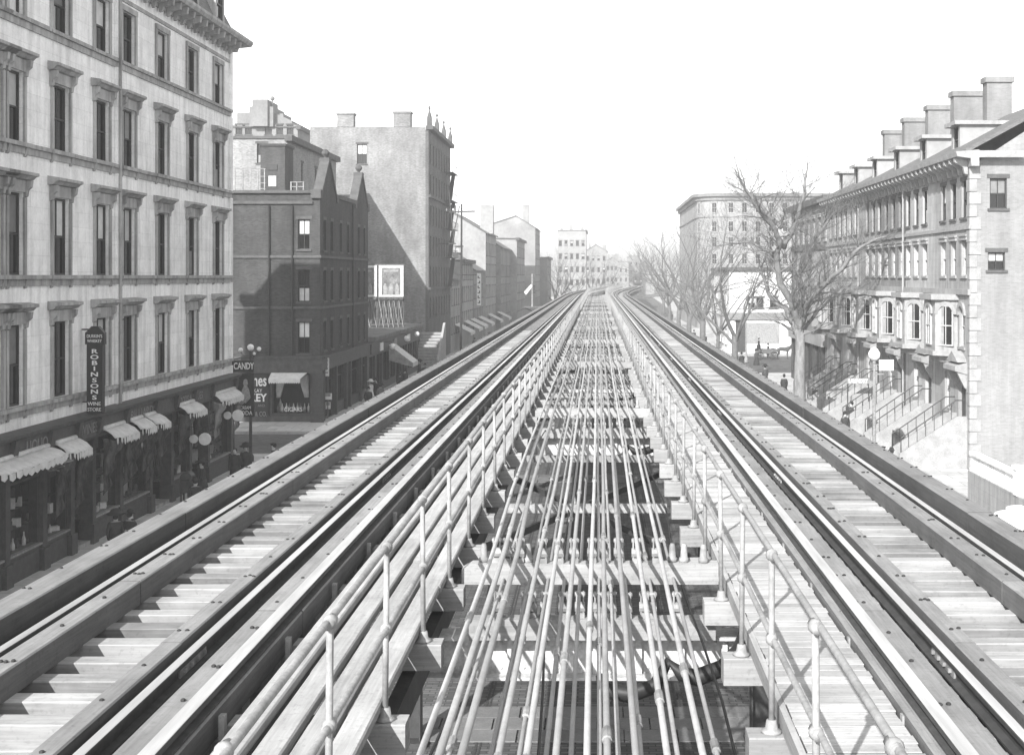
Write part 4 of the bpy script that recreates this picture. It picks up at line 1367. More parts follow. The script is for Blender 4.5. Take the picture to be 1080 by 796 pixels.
for k, a in enumerate(((111, 112.4), (118.5, 120.1), (127, 128.5))):
    MB().box(XL + .31, XL + .4, a[0], a[1], 3.75, 4.45).build('name_board', M_SIGNWH if k != 1 else M_AWNG, t)
# awning dropped over the low shop
ya = 117.5
t = thing('awning', 'large plain white drop awning in front of the low shops', 'awning', (XL + .5, ya, 3.6))
MB().hexa([(XL + .3, ya - 1.6, 4.0), (XL + 2.5, ya - 1.6, 2.35), (XL + 2.5, ya + 1.6, 2.35), (XL + .3, ya + 1.6, 4.0), (XL + .3, ya - 1.6, 4.04), (XL + 2.5, ya - 1.6, 2.39), (XL + 2.5, ya + 1.6, 2.39), (XL + .3, ya + 1.6, 4.04)]).build('canopy', M_AWN, t)
MB().box(XL + 2.49, XL + 2.51, ya - 1.6, ya + 1.6, 2.0, 2.34).build('valance', M_AWN, t)
MB().add([(XL + .3, ya - 1.59, 4.0), (XL + 2.5, ya - 1.59, 2.35), (XL + 2.5, ya - 1.59, 2.0), (XL + .3, ya - 1.59, 2.6)], [(0, 1, 2, 3)]).build('side_flap', M_AWNG, t)
for s in (-1.5, 1.5): MB().tube([(XL + .3, ya + s, 2.3), (XL + 2.5, ya + s, 2.34)], .025, 5).build('arm', M_IRON, t)
# round lamp globes and hanging signs along the low shops
for k, (y, z, lab) in enumerate(((113.5, 3.9, 'white globe lamp over the nearest low shop door'), (122, 4.2, 'white globe lamp right of the large drop awning'), (129, 4.3, 'white globe lamp at the far end of the low shops'))):
    l_ = thing('shop_lamp', lab, 'lamp', (XL + .3, y, z), group='globe lamps of the low shops')
    MB().tube([(XL + .31, y, z + .5), (XL + .9, y, z + .55), (XL + 1.0, y, z + .35)], .025, 5).build('arm', M_IRON, l_)
    MB().ball((XL + 1.0, y, z + .1), .28, 10).build('globe', M_GLOBE, l_, True)
# hoarding
yb_ = 124.0
for k, (x0, x1) in enumerate(((388 - 26, 397.5), (399.5, 425.5))):
    X0, X1 = at(x0, yb_), at(x1, yb_)
    t = thing('billboard', ('white framed billboard with a bottle picture on the low roof', 'white framed billboard half hidden behind the brick corner building')[1 - k], 'billboard', ((X0 + X1) / 2, yb_, 5.4), group='billboards on the low roof')
    z0, z1 = zt(313, yb_), zt(280, yb_)
    MB().box(X0, X1, yb_ - .05, yb_ + .05, z0, z1).build('panel', M_AWN, t)
    MB().box(X0 + .28, X1 - .28, yb_ - .06, yb_ - .051, z0 + .18, z1 - .22).build('picture_ground', M_POSTER, t)
    m = MB()
    for q in range(3):
        xq = X0 + .62 + q * (X1 - X0 - 1.24) / 2
        m.add([(xq - .17, yb_ - .065, z0 + .22), (xq + .17, yb_ - .065, z0 + .22), (xq + .17, yb_ - .065, z0 + 1.0), (xq + .06, yb_ - .065, z0 + 1.3), (xq - .06, yb_ - .065, z0 + 1.3), (xq - .17, yb_ - .065, z0 + 1.0)], [(0, 1, 2, 3, 4, 5)])
    m.build('printed_bottle', M_AWNG, t)
    MB().box(X0 + .5, X1 - .5, yb_ - .066, yb_ - .061, z1 - .62, z1 - .42).build('printed_band', M_AWNG, t)
    m = MB()
    m.box(X0 - .1, X1 + .1, yb_ + .06, yb_ + .16, z0 - .08, z0 + .02).box(X0 - .1, X1 + .1, yb_ + .06, yb_ + .16, z1 + .0, z1 + .12)
    m.build('rail', M_CART, t)
    nb = 6
    for q in range(nb):
        xq = X0 + (X1 - X0) * q / (nb - 1)
        MB().bar((xq, yb_ + .1, 5.2), (xq, yb_ + .1, z0 - .08), .09).build('post', M_CART, t)
        if q < nb - 1:
            xr = X0 + (X1 - X0) * (q + 1) / (nb - 1)
            MB().bar((xq, yb_ + .02, 5.3), (xr, yb_ + .02, z0 - .12), .08).build('brace', M_CART, t)
            MB().bar((xr, yb_ - .06, 5.3), (xq, yb_ - .06, z0 - .12), .06).build('brace', M_CAST, t)
    MB().box(X0, X1, yb_ - .3, yb_ + .0, z0 - .22, z0 - .1).build('catwalk', M_CART, t)

# ---- L4: tall party-wall building
Y4, Y4B = 145.4, 167.0
t = thing('tall_brick_building', 'tall pale brick building with blank end wall and two chimneys', 'building', (XL, Y4, .15))
X4 = at(327, Y4)
zt4 = zt(134, Y4)
m = MB()
xw0, xw1 = at(376.5, Y4), at(387, Y4)
wops = [(xw0, xw1, zt(173, Y4), zt(152, Y4))]
wall_grid(m, 0, Y4, SOUTH, X4, XL - .35, .15, zt4, wops, .3)
m.add([(X4, Y4, .15), (X4, Y4B, .15), (X4, Y4B, zt4), (X4, Y4, zt4)], [(0, 1, 2, 3)])
m.add([(X4, Y4, zt4 - .4), (XL, Y4, zt4 - .4), (XL, Y4B, zt4 - .4), (X4, Y4B, zt4 - .4)], [(0, 1, 2, 3)])
m.box(X4, at(385, Y4), Y4 + .002, Y4 + .4, zt4 - .02, zt4 + .0)
m.build('party_wall', M_BRICK4, t, fix=False)
put_window(t, 'plain', 0, Y4, SOUTH, (xw0 + xw1) / 2, zt(173, Y4), xw1 - xw0, zt(152, Y4) - zt(173, Y4), 1.0)
m = MB()
rws = [1.0] + [5.6 + 3.55 * k for k in range(6)]
cl = [Y4 + 1.7 + 2.65 * k for k in range(8)]
ops = [(y - .55, y + .55, z, z + 2.2) for y in cl for z in rws[1:]]
wall_grid(m, XL, 0, EAST, Y4, Y4B, .15, zt4 - .3, ops, .3)
m.add([(XL, Y4, .15), (XL - .35, Y4, .15), (XL - .35, Y4, zt4 - .3), (XL, Y4, zt4 - .3)], [(3, 2, 1, 0)])
m.add([(XL, Y4B, .15), (X4, Y4B, .15), (X4, Y4B, zt4 - .3), (XL, Y4B, zt4 - .3)], [(0, 1, 2, 3)])
m.build('wall', M_BRICK4S, t, fix=False)
for y in cl:
    for z in rws[1:]: put_window(t, 'plain', XL, 0, EAST, y, z, 1.1, 2.2, .25)
m = MB().box(XL - .3, XL + .55, Y4 - .2, Y4B, zt4 - .3, zt4 + .15)
for z in (9.0, 19.6): m.box(XL + .004, XL + .25, Y4 - .05, Y4B, z - .3, z)
m.build('cornice', M_STONE2, t)
for y in (Y4 + .4, Y4 + 7.2, Y4 + 14, Y4B - .6):
    MB().box(XL - .2, XL + .3, y - .35, y + .35, zt4 + .15, zt4 + 1.1).lathe([(.3, 0), (.05, .9), (.16, 1.1), (.02, 1.4)], (XL + .05, y, zt4 + 1.1), 6).build('finial', M_STONE2, t)
for (x0, x1, yt) in ((355.6, 373, 121), (415, 433, 119.5)):
    MB().box(at(x0, Y4), at(x1, Y4), Y4 - .06, Y4 + 1.2, zt4 - .0, zt(yt, Y4)).box(at(x0, Y4) - .1, at(x1, Y4) + .1, Y4 - .16, Y4 + 1.3, zt(yt, Y4), zt(yt, Y4) + .2).build('chimney', M_BRICK4, t)
# fire escape on the street side
f_ = thing('fire_escape', 'iron fire escape on the street side of the tall brick building', 'fire escape', (XL + .1, Y4 + 16, 6))
for k in range(5):
    z = 9.0 + 3.55 * k
    MB().box(XL + .26, XL + 1.3, Y4 + 13, Y4 + 19, z, z + .06).build('landing', M_IRON, f_)
    for x in (XL + 1.28,):
        MB().bar((x, Y4 + 13, z + .95), (x, Y4 + 19, z + .95), .05).build('handrail', M_IRON, f_)
        for q in range(7): MB().bar((x, Y4 + 13 + q, z), (x, Y4 + 13 + q, z + .95), .035).build('baluster', M_IRON, f_)
    if k < 4: MB().bar((XL + .8, Y4 + 14, z + .05), (XL + .8, Y4 + 18, z + 3.55), .5, .06).build('ladder', M_IRON, f_)

# pole with cross arms
yp = 150.0
t = thing('utility_pole', 'tall pole with crossarms and slanting braces beside the tall brick building', 'pole', (at(486, yp), yp, .15))
xp = at(486, yp)
MB().tube([(xp, yp, .15), (xp + .1, yp, zt(215, yp))], [.16, .1], 7).build('post', M_IRON, t)
MB().bar((at(470, yp), yp - .12, zt(224, yp)), (at(501, yp), yp - .12, zt(223, yp)), .14, .16).build('crossarm', M_IRON, t)
MB().bar((at(462, yp), yp - .12, zt(257, yp)), (at(481, yp), yp - .12, zt(257, yp)), .12, .14).build('crossarm', M_IRON, t)
MB().bar((at(473, yp), yp - .1, zt(196, yp)), (at(479, yp), yp - .1, zt(257, yp)), .1).build('brace', M_IRON, t)
MB().bar((at(485, yp), yp - .2, zt(217, yp)), (at(477, yp), yp - .2, zt(256, yp)), .1).build('brace', M_IRON, t)
for x in (471, 478, 494, 501):
    MB().lathe([(.05, 0), (.09, .12), (.04, .3)], (at(x, yp), yp - .12, zt(222.5, yp)), 6).build('insulator', M_GLOBE, t)

# ---- buildings seen over the roof of L2
def block(name, label, x0, x1, y0, y1, z1, mat, rows_s=None, rows_e=None, w=1.0, h=1.9, roof='flat', cat='building', side=EAST, z0=.15, cornice=True, style='plain', blind=.3):
    """box building with front (south) and street side (east or west) windows; rows = (list of u, list of z)"""
    t = thing(name, label, cat, (x0, y0, z0))
    m = MB()
    so_ = [(u - w / 2, u + w / 2, z, z + h) for u in rows_s[0] for z in rows_s[1]] if rows_s else []
    eo = [(u - w / 2, u + w / 2, z, z + h) for u in rows_e[0] for z in rows_e[1]] if rows_e else []
    wall_grid(m, 0, y0, SOUTH, x0, x1, z0, z1, so_, .25)
    xs = x1 if side == EAST else x0
    if side == EAST: wall_grid(m, xs, 0, EAST, y0, y1, z0, z1, eo, .25)
    else: wall_grid(m, xs, 0, WEST, -y1, -y0, z0, z1, [(-b, -a, c, d) for a, b, c, d in eo], .25)
    xo = x0 if side == EAST else x1
    m.add([(xo, y0, z0), (xo, y1, z0), (xo, y1, z1), (xo, y0, z1)], [(0, 1, 2, 3)])
    m.add([(x0, y1, z0), (x1, y1, z0), (x1, y1, z1), (x0, y1, z1)], [(0, 1, 2, 3)])
    if roof == 'flat': m.add([(x0, y0, z1 - .3), (x1, y0, z1 - .3), (x1, y1, z1 - .3), (x0, y1, z1 - .3)], [(0, 1, 2, 3)])
    elif roof == 'gable_y':   # ridge along y, gable faces the camera
        xm = (x0 + x1) / 2
        zr = z1 + (x1 - x0) * .3
        m.add([(x0, y0, z1), (x1, y0, z1), (xm, y0, zr)], [(0, 1, 2)])
        m.add([(x0, y1, z1), (x1, y1, z1), (xm, y1, zr)], [(0, 1, 2)])
        r_ = MB().hexa([(x0 - .4, y0 - .3, z1 - .2), (xm, y0 - .3, zr), (xm, y1 + .3, zr), (x0 - .4, y1 + .3, z1 - .2), (x0 - .4, y0 - .3, z1 - .0), (xm, y0 - .3, zr + .2), (xm, y1 + .3, zr + .2), (x0 - .4, y1 + .3, z1 - .0)])
        r_.hexa([(x1 + .4, y0 - .3, z1 - .2), (xm, y0 - .3, zr), (xm, y1 + .3, zr), (x1 + .4, y1 + .3, z1 - .2), (x1 + .4, y0 - .3, z1), (xm, y0 - .3, zr + .2), (xm, y1 + .3, zr + .2), (x1 + .4, y1 + .3, z1)])
        r_.build('roof', M_ROOF, t)
    elif roof == 'gable_x':   # eaves to the street, ridge along y off centre
        xr = x1 - 4.5 if side == EAST else x0 + 4.5
        zr = z1 + 2.8
        e = x1 + .4 if side == EAST else x0 - .4
        f = x0 if side == EAST else x1
        m.add([(x0, y0, z1), (x1, y0, z1), (xr, y0, zr)], [(0, 1, 2)])
        r_ = MB().hexa([(e, y0 - .2, z1 - .2), (xr, y0 - .2, zr), (xr, y1, zr), (e, y1, z1 - .2), (e, y0 - .2, z1), (xr, y0 - .2, zr + .2), (xr, y1, zr + .2), (e, y1, z1)])
        r_.hexa([(f, y0 - .2, z1 - .1), (xr, y0 - .2, zr), (xr, y1, zr), (f, y1, z1 - .1), (f, y0 - .2, z1 + .1), (xr, y0 - .2, zr + .2), (xr, y1, zr + .2), (f, y1, z1 + .1)])
        r_.build('roof', M_ROOF, t)
    m.build('wall', mat, t, fix=False)
    if cornice and roof == 'flat':
        c = MB()
        if side == EAST: c.box(x1 - .2, x1 + .5, y0 - .3, y1, z1 - .35, z1 + .2).box(x0, x1 - .2, y0 - .15, y0 + .3, z1 - .12, z1 + .12)
        else: c.box(x0 - .5, x0 + .2, y0 - .3, y1, z1 - .35, z1 + .2).box(x0 + .2, x1, y0 - .15, y0 + .3, z1 - .12, z1 + .12)
        c.build('cornice', M_STONE2, t)
    if rows_s:
        for u in rows_s[0]:
            for z in rows_s[1]: put_window(t, style, 0, y0, SOUTH, u, z, w, h, blind)
    if rows_e:
        for u in rows_e[0]:
            for z in rows_e[1]:
                if side == EAST: put_window(t, style, xs, 0, EAST, u, z, w, h, blind)
                else: put_window(t, style, xs, 0, WEST, -u, z, w, h, blind)
    return t
Y5 = 118.0
t = block('rear_brick_building', 'pale brick building behind the dark corner building with clothes lines on its roof', at(200, Y5), at(303, Y5), Y5, 140, zt(145, Y5), M_BRICK5, ([at(276, Y5)], [zt(172, Y5)]), ([Y5 + 6, Y5 + 12], [19.5]), w=.9, h=1.8)
x0, x1 = at(279.5, 112), at(305, 112)
MB().box(x0, x1, 110.5, 113.5, 15.0, zt(155, 112)).box(x0 - .1, x1 + .1, 110.4, 113.6, zt(156, 112), zt(153.5, 112)).build('stair_tower', M_BRICK2, t)
MB().box(at(287, 112), at(297, 112), 110.42, 110.5, zt(181, 112), zt(175, 112)).build('vent', M_IRON, t)
MB().box(at(288, 112), at(296, 112), 110.42, 110.5, zt(198, 112), zt(187, 112)).build('hatch', M_SASHL, t)
# roof drying frames on L2
t = thing('roof_railing', 'light wooden drying frame on the flat roof behind the white building', 'railing', (at(262, 96), 96, 15.6))
for x in (240, 248, 256, 264, 272, 279):
    MB().bar((at(x, 96), 96, 15.6), (at(x, 96), 96, zt(178, 96)), .07).build('post', M_CAST, t)
for y in (178, 186, 193, 199):
    MB().bar((at(238, 96), 96.05, zt(y, 96)), (at(280, 96), 96.05, zt(y, 96)), .05).build('rail', M_CAST, t)
t = thing('roof_railing', 'short drying frame between the stair tower and the gable', 'railing', (at(313, 96), 96, 15.6))
for x in (307, 313, 320): MB().bar((at(x, 96), 96, 15.6), (at(x, 96), 96, zt(192, 96)), .08).build('post', M_CAST, t)
for y in (192, 197, 202): MB().bar((at(306, 96), 96.05, zt(y, 96)), (at(321, 96), 96.05, zt(y, 96)), .06).build('rail', M_CAST, t)
Y6 = 185.0
t = block('hilltop_building', 'pale tall building with roof turret far behind the dark corner building', at(236, Y6), at(314, Y6), Y6, 205, zt(134, Y6), M_FARS, ([at(x, Y6) for x in (252, 262, 283, 295, 306)], [zt(142, Y6)]), None, w=1.0, h=1.4)
m = MB().box(at(268, Y6), at(284, Y6), Y6 - 1, Y6 + 5, zt(134, Y6), zt(106, Y6)).box(at(264, Y6), at(289, Y6), Y6 - .5, Y6 + 6, zt(134, Y6), zt(113, Y6)).box(at(250, Y6), at(264, Y6), Y6, Y6 + 6, zt(134, Y6), zt(119, Y6)).box(at(289, Y6), at(297, Y6), Y6 + 1, Y6 + 6, zt(134, Y6), zt(119, Y6))
m.build('turret', M_FARS, t)
MB().prism([(at(289, Y6), zt(119, Y6)), (at(307, Y6), zt(127, Y6)), (at(307, Y6), zt(134, Y6)), (at(289, Y6), zt(134, Y6))], 'y', Y6 + .5, Y6 + 7).build('lean_to_roof', M_FARS, t)
MB().tube([(at(285.5, Y6), Y6 + 1, zt(134, Y6)), (at(285.5, Y6), Y6 + 1, zt(104, Y6))], .12, 6).ball((at(285.5, Y6), Y6 + 1, zt(103, Y6)), .35).build('flagpole', M_FAR2, t)

# ---- left row going away
def us(a, b, n): return [a + (b - a) * (k + .5) / n for k in range(n)]
def rowc(y): return XL + street_cx(y)
block('gabled_house', 'low gabled house next to the tall brick building', -31, rowc(170), 167.5, 181, 9.8, M_FAR3, None, (us(167.5, 181, 5), [2.6, 6.4]), roof='gable_x', w=1.2, h=2.0)
block('row_house', 'pale two storey shop house behind the vertical white sign', -31, rowc(183), 181.3, 197, 12.5, M_FAR1, ([rowc(183) - 3, rowc(183) - 6], [9.6]), (us(181, 197, 6), [3, 6.6, 9.8]), w=1.2, h=2.0)
block('row_house', 'low dark roofed shop house left of the big pale gable', -31, rowc(198), 197.3, 214, 11.2, M_FAR2, None, (us(197, 214, 6), [3, 6.8]), w=1.2, h=2.0, roof='gable_x')
t = block('pale_gable_building', 'big pale building with shallow gable end and chimneys in the haze', -32 + 2, rowc(216), 214.5, 236, 17.6, M_FAR1, ([rowc(216) - 4.5, rowc(216) - 9], [13.2]), (us(214, 236, 7), [3, 6.6, 10.2, 13.8]), w=1.2, h=2.0, roof='gable_y')
for x in (-26.5, -20.0): MB().box(x, x + 2.2, 217, 219, 17.5, 22.4).build('chimney', M_FAR1, t)
block('row_house', 'dark fronted town house beyond the pale gable', -32, rowc(240), 236.3, 262, 15.6, M_FAR2, None, (us(236, 262, 8), [3, 6.6, 10.2]), w=1.2, h=2.0, roof='gable_x')
block('row_house', 'mid grey town house half way down the hazy left row', -30, rowc(266), 262.3, 290, 18.0, M_FAR3, ([rowc(266) - 4], [14]), (us(262, 290, 8), [3, 6.8, 10.6, 14.2]), w=1.2, h=2.0)
t = block('gabled_corner_house', 'hazy tall gabled house at the far end of the left row', -28, rowc(300), 298, 322, 21.5, M_FAR3, ([rowc(300) - 4, rowc(300) - 8], [13, 17]), (us(298, 322, 7), [3, 6.8, 10.6, 14.4, 18]), w=1.2, h=2.0, roof='gable_x')
MB().box(rowc(300) - 3, rowc(300) - 1.5, 299, 301, 21, 27).build('chimney', M_FAR3, t)
block('row_house', 'far low house beyond the gabled corner house', -26, rowc(330), 324, 350, 15, M_FAR2, None, (us(324, 350, 6), [3, 6.8, 10.6]), w=1.2, h=2.0)
def far_block(x0, x1, yt, Y, label, mat, nx=5, nz=4, roof='flat'):
    X0, X1, Z = at(x0, Y), at(x1, Y), zt(yt, Y)
    t = block('distant_building', label, X0, X1, Y, Y + 30, Z - (1.6 if roof != 'flat' else 0), mat, (us(X0, X1, nx), us(5, Z - 3, nz)), None, w=1.0, h=1.7, blind=.3, roof=roof)
    rr = random.Random(Y)
    for k in range(3):
        xk = X0 + (X1 - X0) * (.12 + .33 * k + rr.uniform(-.05, .05))
        MB().box(xk, xk + rr.uniform(.8, 1.6), Y + 2, Y + 3.4, Z - 2, Z + rr.uniform(.8, 2.4)).build('chimney', mat, t)
far_block(588, 618, 243, 430, 'tall hazy block right of the left-hand street trees', M_FAR1)
far_block(617, 640, 261, 520, 'lower hazy block in the middle distance', M_FAR3, 4, 3, 'gable_y')
far_block(639, 652, 272, 600, 'small hazy block left of the distant train', M_FAR3, 3, 2, 'gable_y')
far_block(652, 663, 276, 680, 'left white end of the building closing the street', M_FAR1, 2, 2)
far_block(663, 674, 270, 690, 'darker middle of the building closing the street', M_FAR2, 2, 3)
far_block(674, 690, 277, 700, 'right white end of the building closing the street', M_FAR1, 3, 2, 'gable_x')

# shop awnings and a vertical sign along the far left pavement
al = ['pale awning on the far left row, nearest the camera', 'second pale awning down the far left row', 'third pale awning down the far left row', 'fourth pale awning down the far left row', 'fifth pale awning down the far left row', 'farthest pale awning of the left row']
for k, y in enumerate((172, 184, 193, 204, 218, 232)):
    x = rowc(y)
    t = thing('awning', al[k], 'awning', (x, y, 2.5), group='awnings of the far left shops')
    MB().hexa([(x, y, 3.7), (x + 2.2, y, 2.6), (x + 2.2, y + 6, 2.6), (x, y + 6, 3.7), (x, y, 3.75), (x + 2.2, y, 2.65), (x + 2.2, y + 6, 2.65), (x, y + 6, 3.75)]).build('canopy', M_AWN, t)
    MB().box(x + 2.18, x + 2.22, y, y + 6, 2.25, 2.59).build('valance', M_AWN, t)
yv = 178.0
t = thing('vertical_sign', 'tall pale vertical sign with dark marks on the far left row', 'sign', (at(505, yv), yv, 3))
MB().box(at(503, yv), at(507.3, yv), yv - .1, yv + .1, zt(322, yv), zt(288, yv)).build('board', M_SIGNWH, t)
for k in range(6):
    z = zt(291 + k * 5.2, yv)
    MB().box(at(503.8, yv), at(506.5, yv), yv - .12, yv - .101, z - .36, z - .26).box(at(503.8 + (k % 2) * 1.6, yv), at(504.9 + (k % 2) * 1.6, yv), yv - .12, yv - .101, z - .25, z).build('faded_letter', M_SIGNBK, t)
MB().tube([(XL, yv, zt(290, yv)), (at(503, yv), yv, zt(290, yv))], .05, 5).build('bracket', M_IRON, t)

# steps / timber stack between the low shops and the tall building
t = thing('timber_stairs', 'broad open stairs beside the far end of the low shops', 'stairs', (XL + .3, 139, .15))
for k in range(12):
    MB().box(XL - .6, XL + 1.8, 138.0 + k * .5, 138.5 + k * .5, .15 + k * .32, .42 + k * .32).build('step', M_KERB, t)
MB().prism([(138, .15), (144.4, .15), (144.4, 5.0), (143.8, 5.0), (138, 1.2)], 'x', XL + 1.85, XL + 2.1).build('side_wall', M_FAR1, t)
MB().prism([(138, .15), (144.4, .15), (144.4, 5.0), (143.8, 5.0), (138, 1.2)], 'x', XL - .95, XL - .65).build('side_wall', M_SHOP, t)

# ---- R1: terrace with dormers and stoops on the right
XR = 19.5
YA, YB = 66.5, 108.0
t = thing('terrace', 'long stone terrace with bracketed cornice, dormers and a row of tall chimneys', 'building', (XR, YA, .15))
n_house = 6
hw = (YB - YA) / n_house
wc = [YA + 1.1 + 2.02 * k for k in range(21)]
wc = [y for y in wc if y < YB - .6 and all(abs(y - (YA + hw_i * (YB - YA) / 6)) > .52 for hw_i in range(7))]
r3, r2 = (13.4, 1.95), (10.3, 1.9)
ops = [(-y - .5, -y + .5, z, z + h) for y in wc for z, h in (r3, r2)]
door_y = [YA + hw * k + 1.5 for k in range(n_house)]
bay_y = [YA + hw * k + 4.3 for k in range(n_house)]
ops += [(-y - .7, -y + .7, 2.2, 5.1) for y in door_y]
ops += [(-y - .5, -y + .5, 6.5, 8.7) for y in door_y]
ops += [(-y - .55, -y + .55, 2.9, 5.0) for y in bay_y] + [(-y - .55, -y + .55, .6, 1.7) for y in bay_y]
m = MB()
for k in range(n_house):
    a_, b_ = YA + hw * k, YA + hw * (k + 1)
    oo = [(max(o[0], -b_), min(o[1], -a_), o[2], o[3]) for o in ops if o[1] > -b_ and o[0] < -a_]
    mm = MB()
    wall_grid(mm, XR, 0, WEST, -b_, -a_, .15, 16.0, oo, .28)
    mm.build('wall', (M_STONER, M_STONER2, M_BRICKR, M_STONER, M_STONER2, M_STONER)[k], t, fix=False)
gops = []
for px_, (ya_, yb2) in ((1053, (188, 220)), (1051, (266, 285))):
    X = at(px_, YA)
    gops.append((X - .45, X + .45, zt(yb2, YA), zt(ya_, YA)))
wall_grid(m, 0, YA, SOUTH, XR, XR + 12, .15, 16.0, gops, .28)
m.add([(XR, YA, 16), (XR + 12, YA, 16), (XR + 6, YA, 19.9)], [(0, 1, 2)])
m.add([(XR, YB, 16), (XR + 12, YB, 16), (XR + 6, YB, 19.9)], [(2, 1, 0)])
m.add([(XR, YB, .15), (XR + 12, YB, .15), (XR + 12, YB, 16), (XR, YB, 16)], [(3, 2, 1, 0)])
m.add([(XR + 12, YA, .15), (XR + 12, YB, .15), (XR + 12, YB, 16), (XR + 12, YA, 16)], [(0, 1, 2, 3)])
m.build('gable_wall', M_BRICKG, t, fix=False)
for k in range(24):
    w_ = .55 if k % 2 else .34
    MB().box(XR - .05, XR + w_, YA - .05, YA + (.34 if k % 2 else .55), .2 + k * .66, .2 + k * .66 + .62).build('quoin', M_TRIMR, t)
for y in wc:
    put_window(t, 'plain', XR, 0, WEST, -y, r3[0], 1.0, r3[1], .35)
    put_window(t, 'terr', XR, 0, WEST, -y, r2[0], 1.0, r2[1], .35)
for (a, b, z, zz) in gops: put_window(t, 'plain', 0, YA, SOUTH, (a + b) / 2, z, .9, zz - z, .9)
for y in bay_y:
    put_window(t, 'terr', XR, 0, WEST, -y, 2.9, 1.1, 2.1, .3)
    put_window(t, 'plain', XR, 0, WEST, -y, .6, 1.1, 1.1, .0)
for y in door_y:
    put_window(t, 'arch', XR, 0, WEST, -y, 6.5, 1.0, 2.2, .35)
    d = MB().box(XR + .2, XR + .28, y - .7, y + .7, 2.2, 5.1).box(XR + .17, XR + .199, y - .55, y - .08, 2.5, 4.2).box(XR + .17, XR + .199, y + .08, y + .55, 2.5, 4.2).build('door', M_SHOP, t)
    h_ = MB().prism([(XR - .004, 5.1), (XR - .7, 5.3), (XR - .7, 5.55), (XR - .004, 5.75)], 'y', y - 1.15, y + 1.15)
    h_.prism([(y - 1.1, 5.75), (y + 1.1, 5.75), (y, 6.3)], 'x', XR - .55, XR - .004)
    for s in (-.95, .95): h_.prism([(XR - .004, 4.3), (XR - .15, 4.4), (XR - .55, 5.2), (XR - .004, 5.2)], 'y', y + s - .12, y + s + .12)
    h_.build('door_hood', M_TRIMR, t)
for y in bay_y:
    # canted oriel bay
    m = MB()
    pl = [(XR - .004, y - 2.0), (XR - 1.0, y - 1.15), (XR - 1.0, y + 1.15), (XR - .004, y + 2.0)]
    m.prism(pl, 'z', 6.2, 9.0)
    bay = m.build('bay', M_STONER, t)
    OFF[bay.name] = OFF[t.name]
    big = [(XR - .004, y - 2.25), (XR - 1.25, y - 1.3), (XR - 1.25, y + 1.3), (XR - .004, y + 2.25)]
    MB().prism(big, 'z', 9.0, 9.3).build('bay_cornice', M_TRIMR, bay)
    MB().prism([(p[0] + .1, y + (p[1] - y) * .94) for p in big], 'z', 5.95, 6.2).build('bay_ledge', M_TRIMR, bay)
    MB().prism([(XR - .004, y - 1.5), (XR - .7, y - .9), (XR - .7, y + .9), (XR - .004, y + 1.5)], 'z', 5.6, 5.95).build('bay_corbel', M_TRIMR, bay)
    K = kit('arch', .95, 2.2)
    for (wx, wy, rz) in ((XR - 1.0, y, WEST), (XR - .5, y - 1.58, WEST + R(40.5)), (XR - .5, y + 1.58, WEST - R(40.5))):
        c, s_ = math.cos(rz), math.sin(rz)
        wl = Vector((wx + .22 * c, wy + .22 * s_, 6.5)) - OFF[t.name]
        wo_ = link('window', K['frame'], bay, wl, rz)
        wo_2 = link('pane', K['pane'], bay, wl + Vector((c * .005, s_ * .005, 0)), rz)
        link('arch_head', K['arch_head'], bay, wl - Vector((.22 * c, .22 * s_, 0)) + Vector((c * .006, s_ * .006, 0)), rz)
m = MB()
m.box(XR - .16, XR - .004, YA - .1, YB, 9.3, 9.6).box(XR - .1, XR - .004, YA - .1, YB, 12.75, 12.95).build('string_course', M_TRIMR, t)
m = MB().prism([(XR + .3, 16.0), (XR - .1, 16.0), (XR - .15, 16.4), (XR - .85, 16.5), (XR - .9, 16.75), (XR + .3, 16.85)], 'y', YA - .6, YB)
m.box(XR + .3, XR + 2.6, YA - .6, YA - .004, 16.45, 16.8)
cr = m.build('cornice', M_TRIMR, t)
OFF[cr.name] = OFF[t.name]
bk2 = MB().prism([(0, -.75), (-.16, -.7), (-.25, -.35), (-.68, -.1), (-.7, .12), (0, .12)], 'y', -.13, .13).mesh('bracket', M_TRIMR)
fixn(bk2)
y = YA + .2
while y < YB:
    child(cr, 'bracket', bk2, (XR - .1, y, 16.35))
    y += 1.01
m = MB().hexa([(XR - .3, YA - .25, 16.7), (XR + 6, YA - .25, 20.1), (XR + 6, YB + .2, 20.1), (XR - .3, YB + .2, 16.7), (XR - .3, YA - .25, 16.9), (XR + 6, YA - .25, 20.3), (XR + 6, YB + .2, 20.3), (XR - .3, YB + .2, 16.9)])
m.hexa([(XR + 6, YA - .25, 20.1), (XR + 12.3, YA - .25, 16.2), (XR + 12.3, YB + .2, 16.2), (XR + 6, YB + .2, 20.1), (XR + 6, YA - .25, 20.3), (XR + 12.3, YA - .25, 16.4), (XR + 12.3, YB + .2, 16.4), (XR + 6, YB + .2, 20.3)])
m.build('roof', M_ROOF, t)
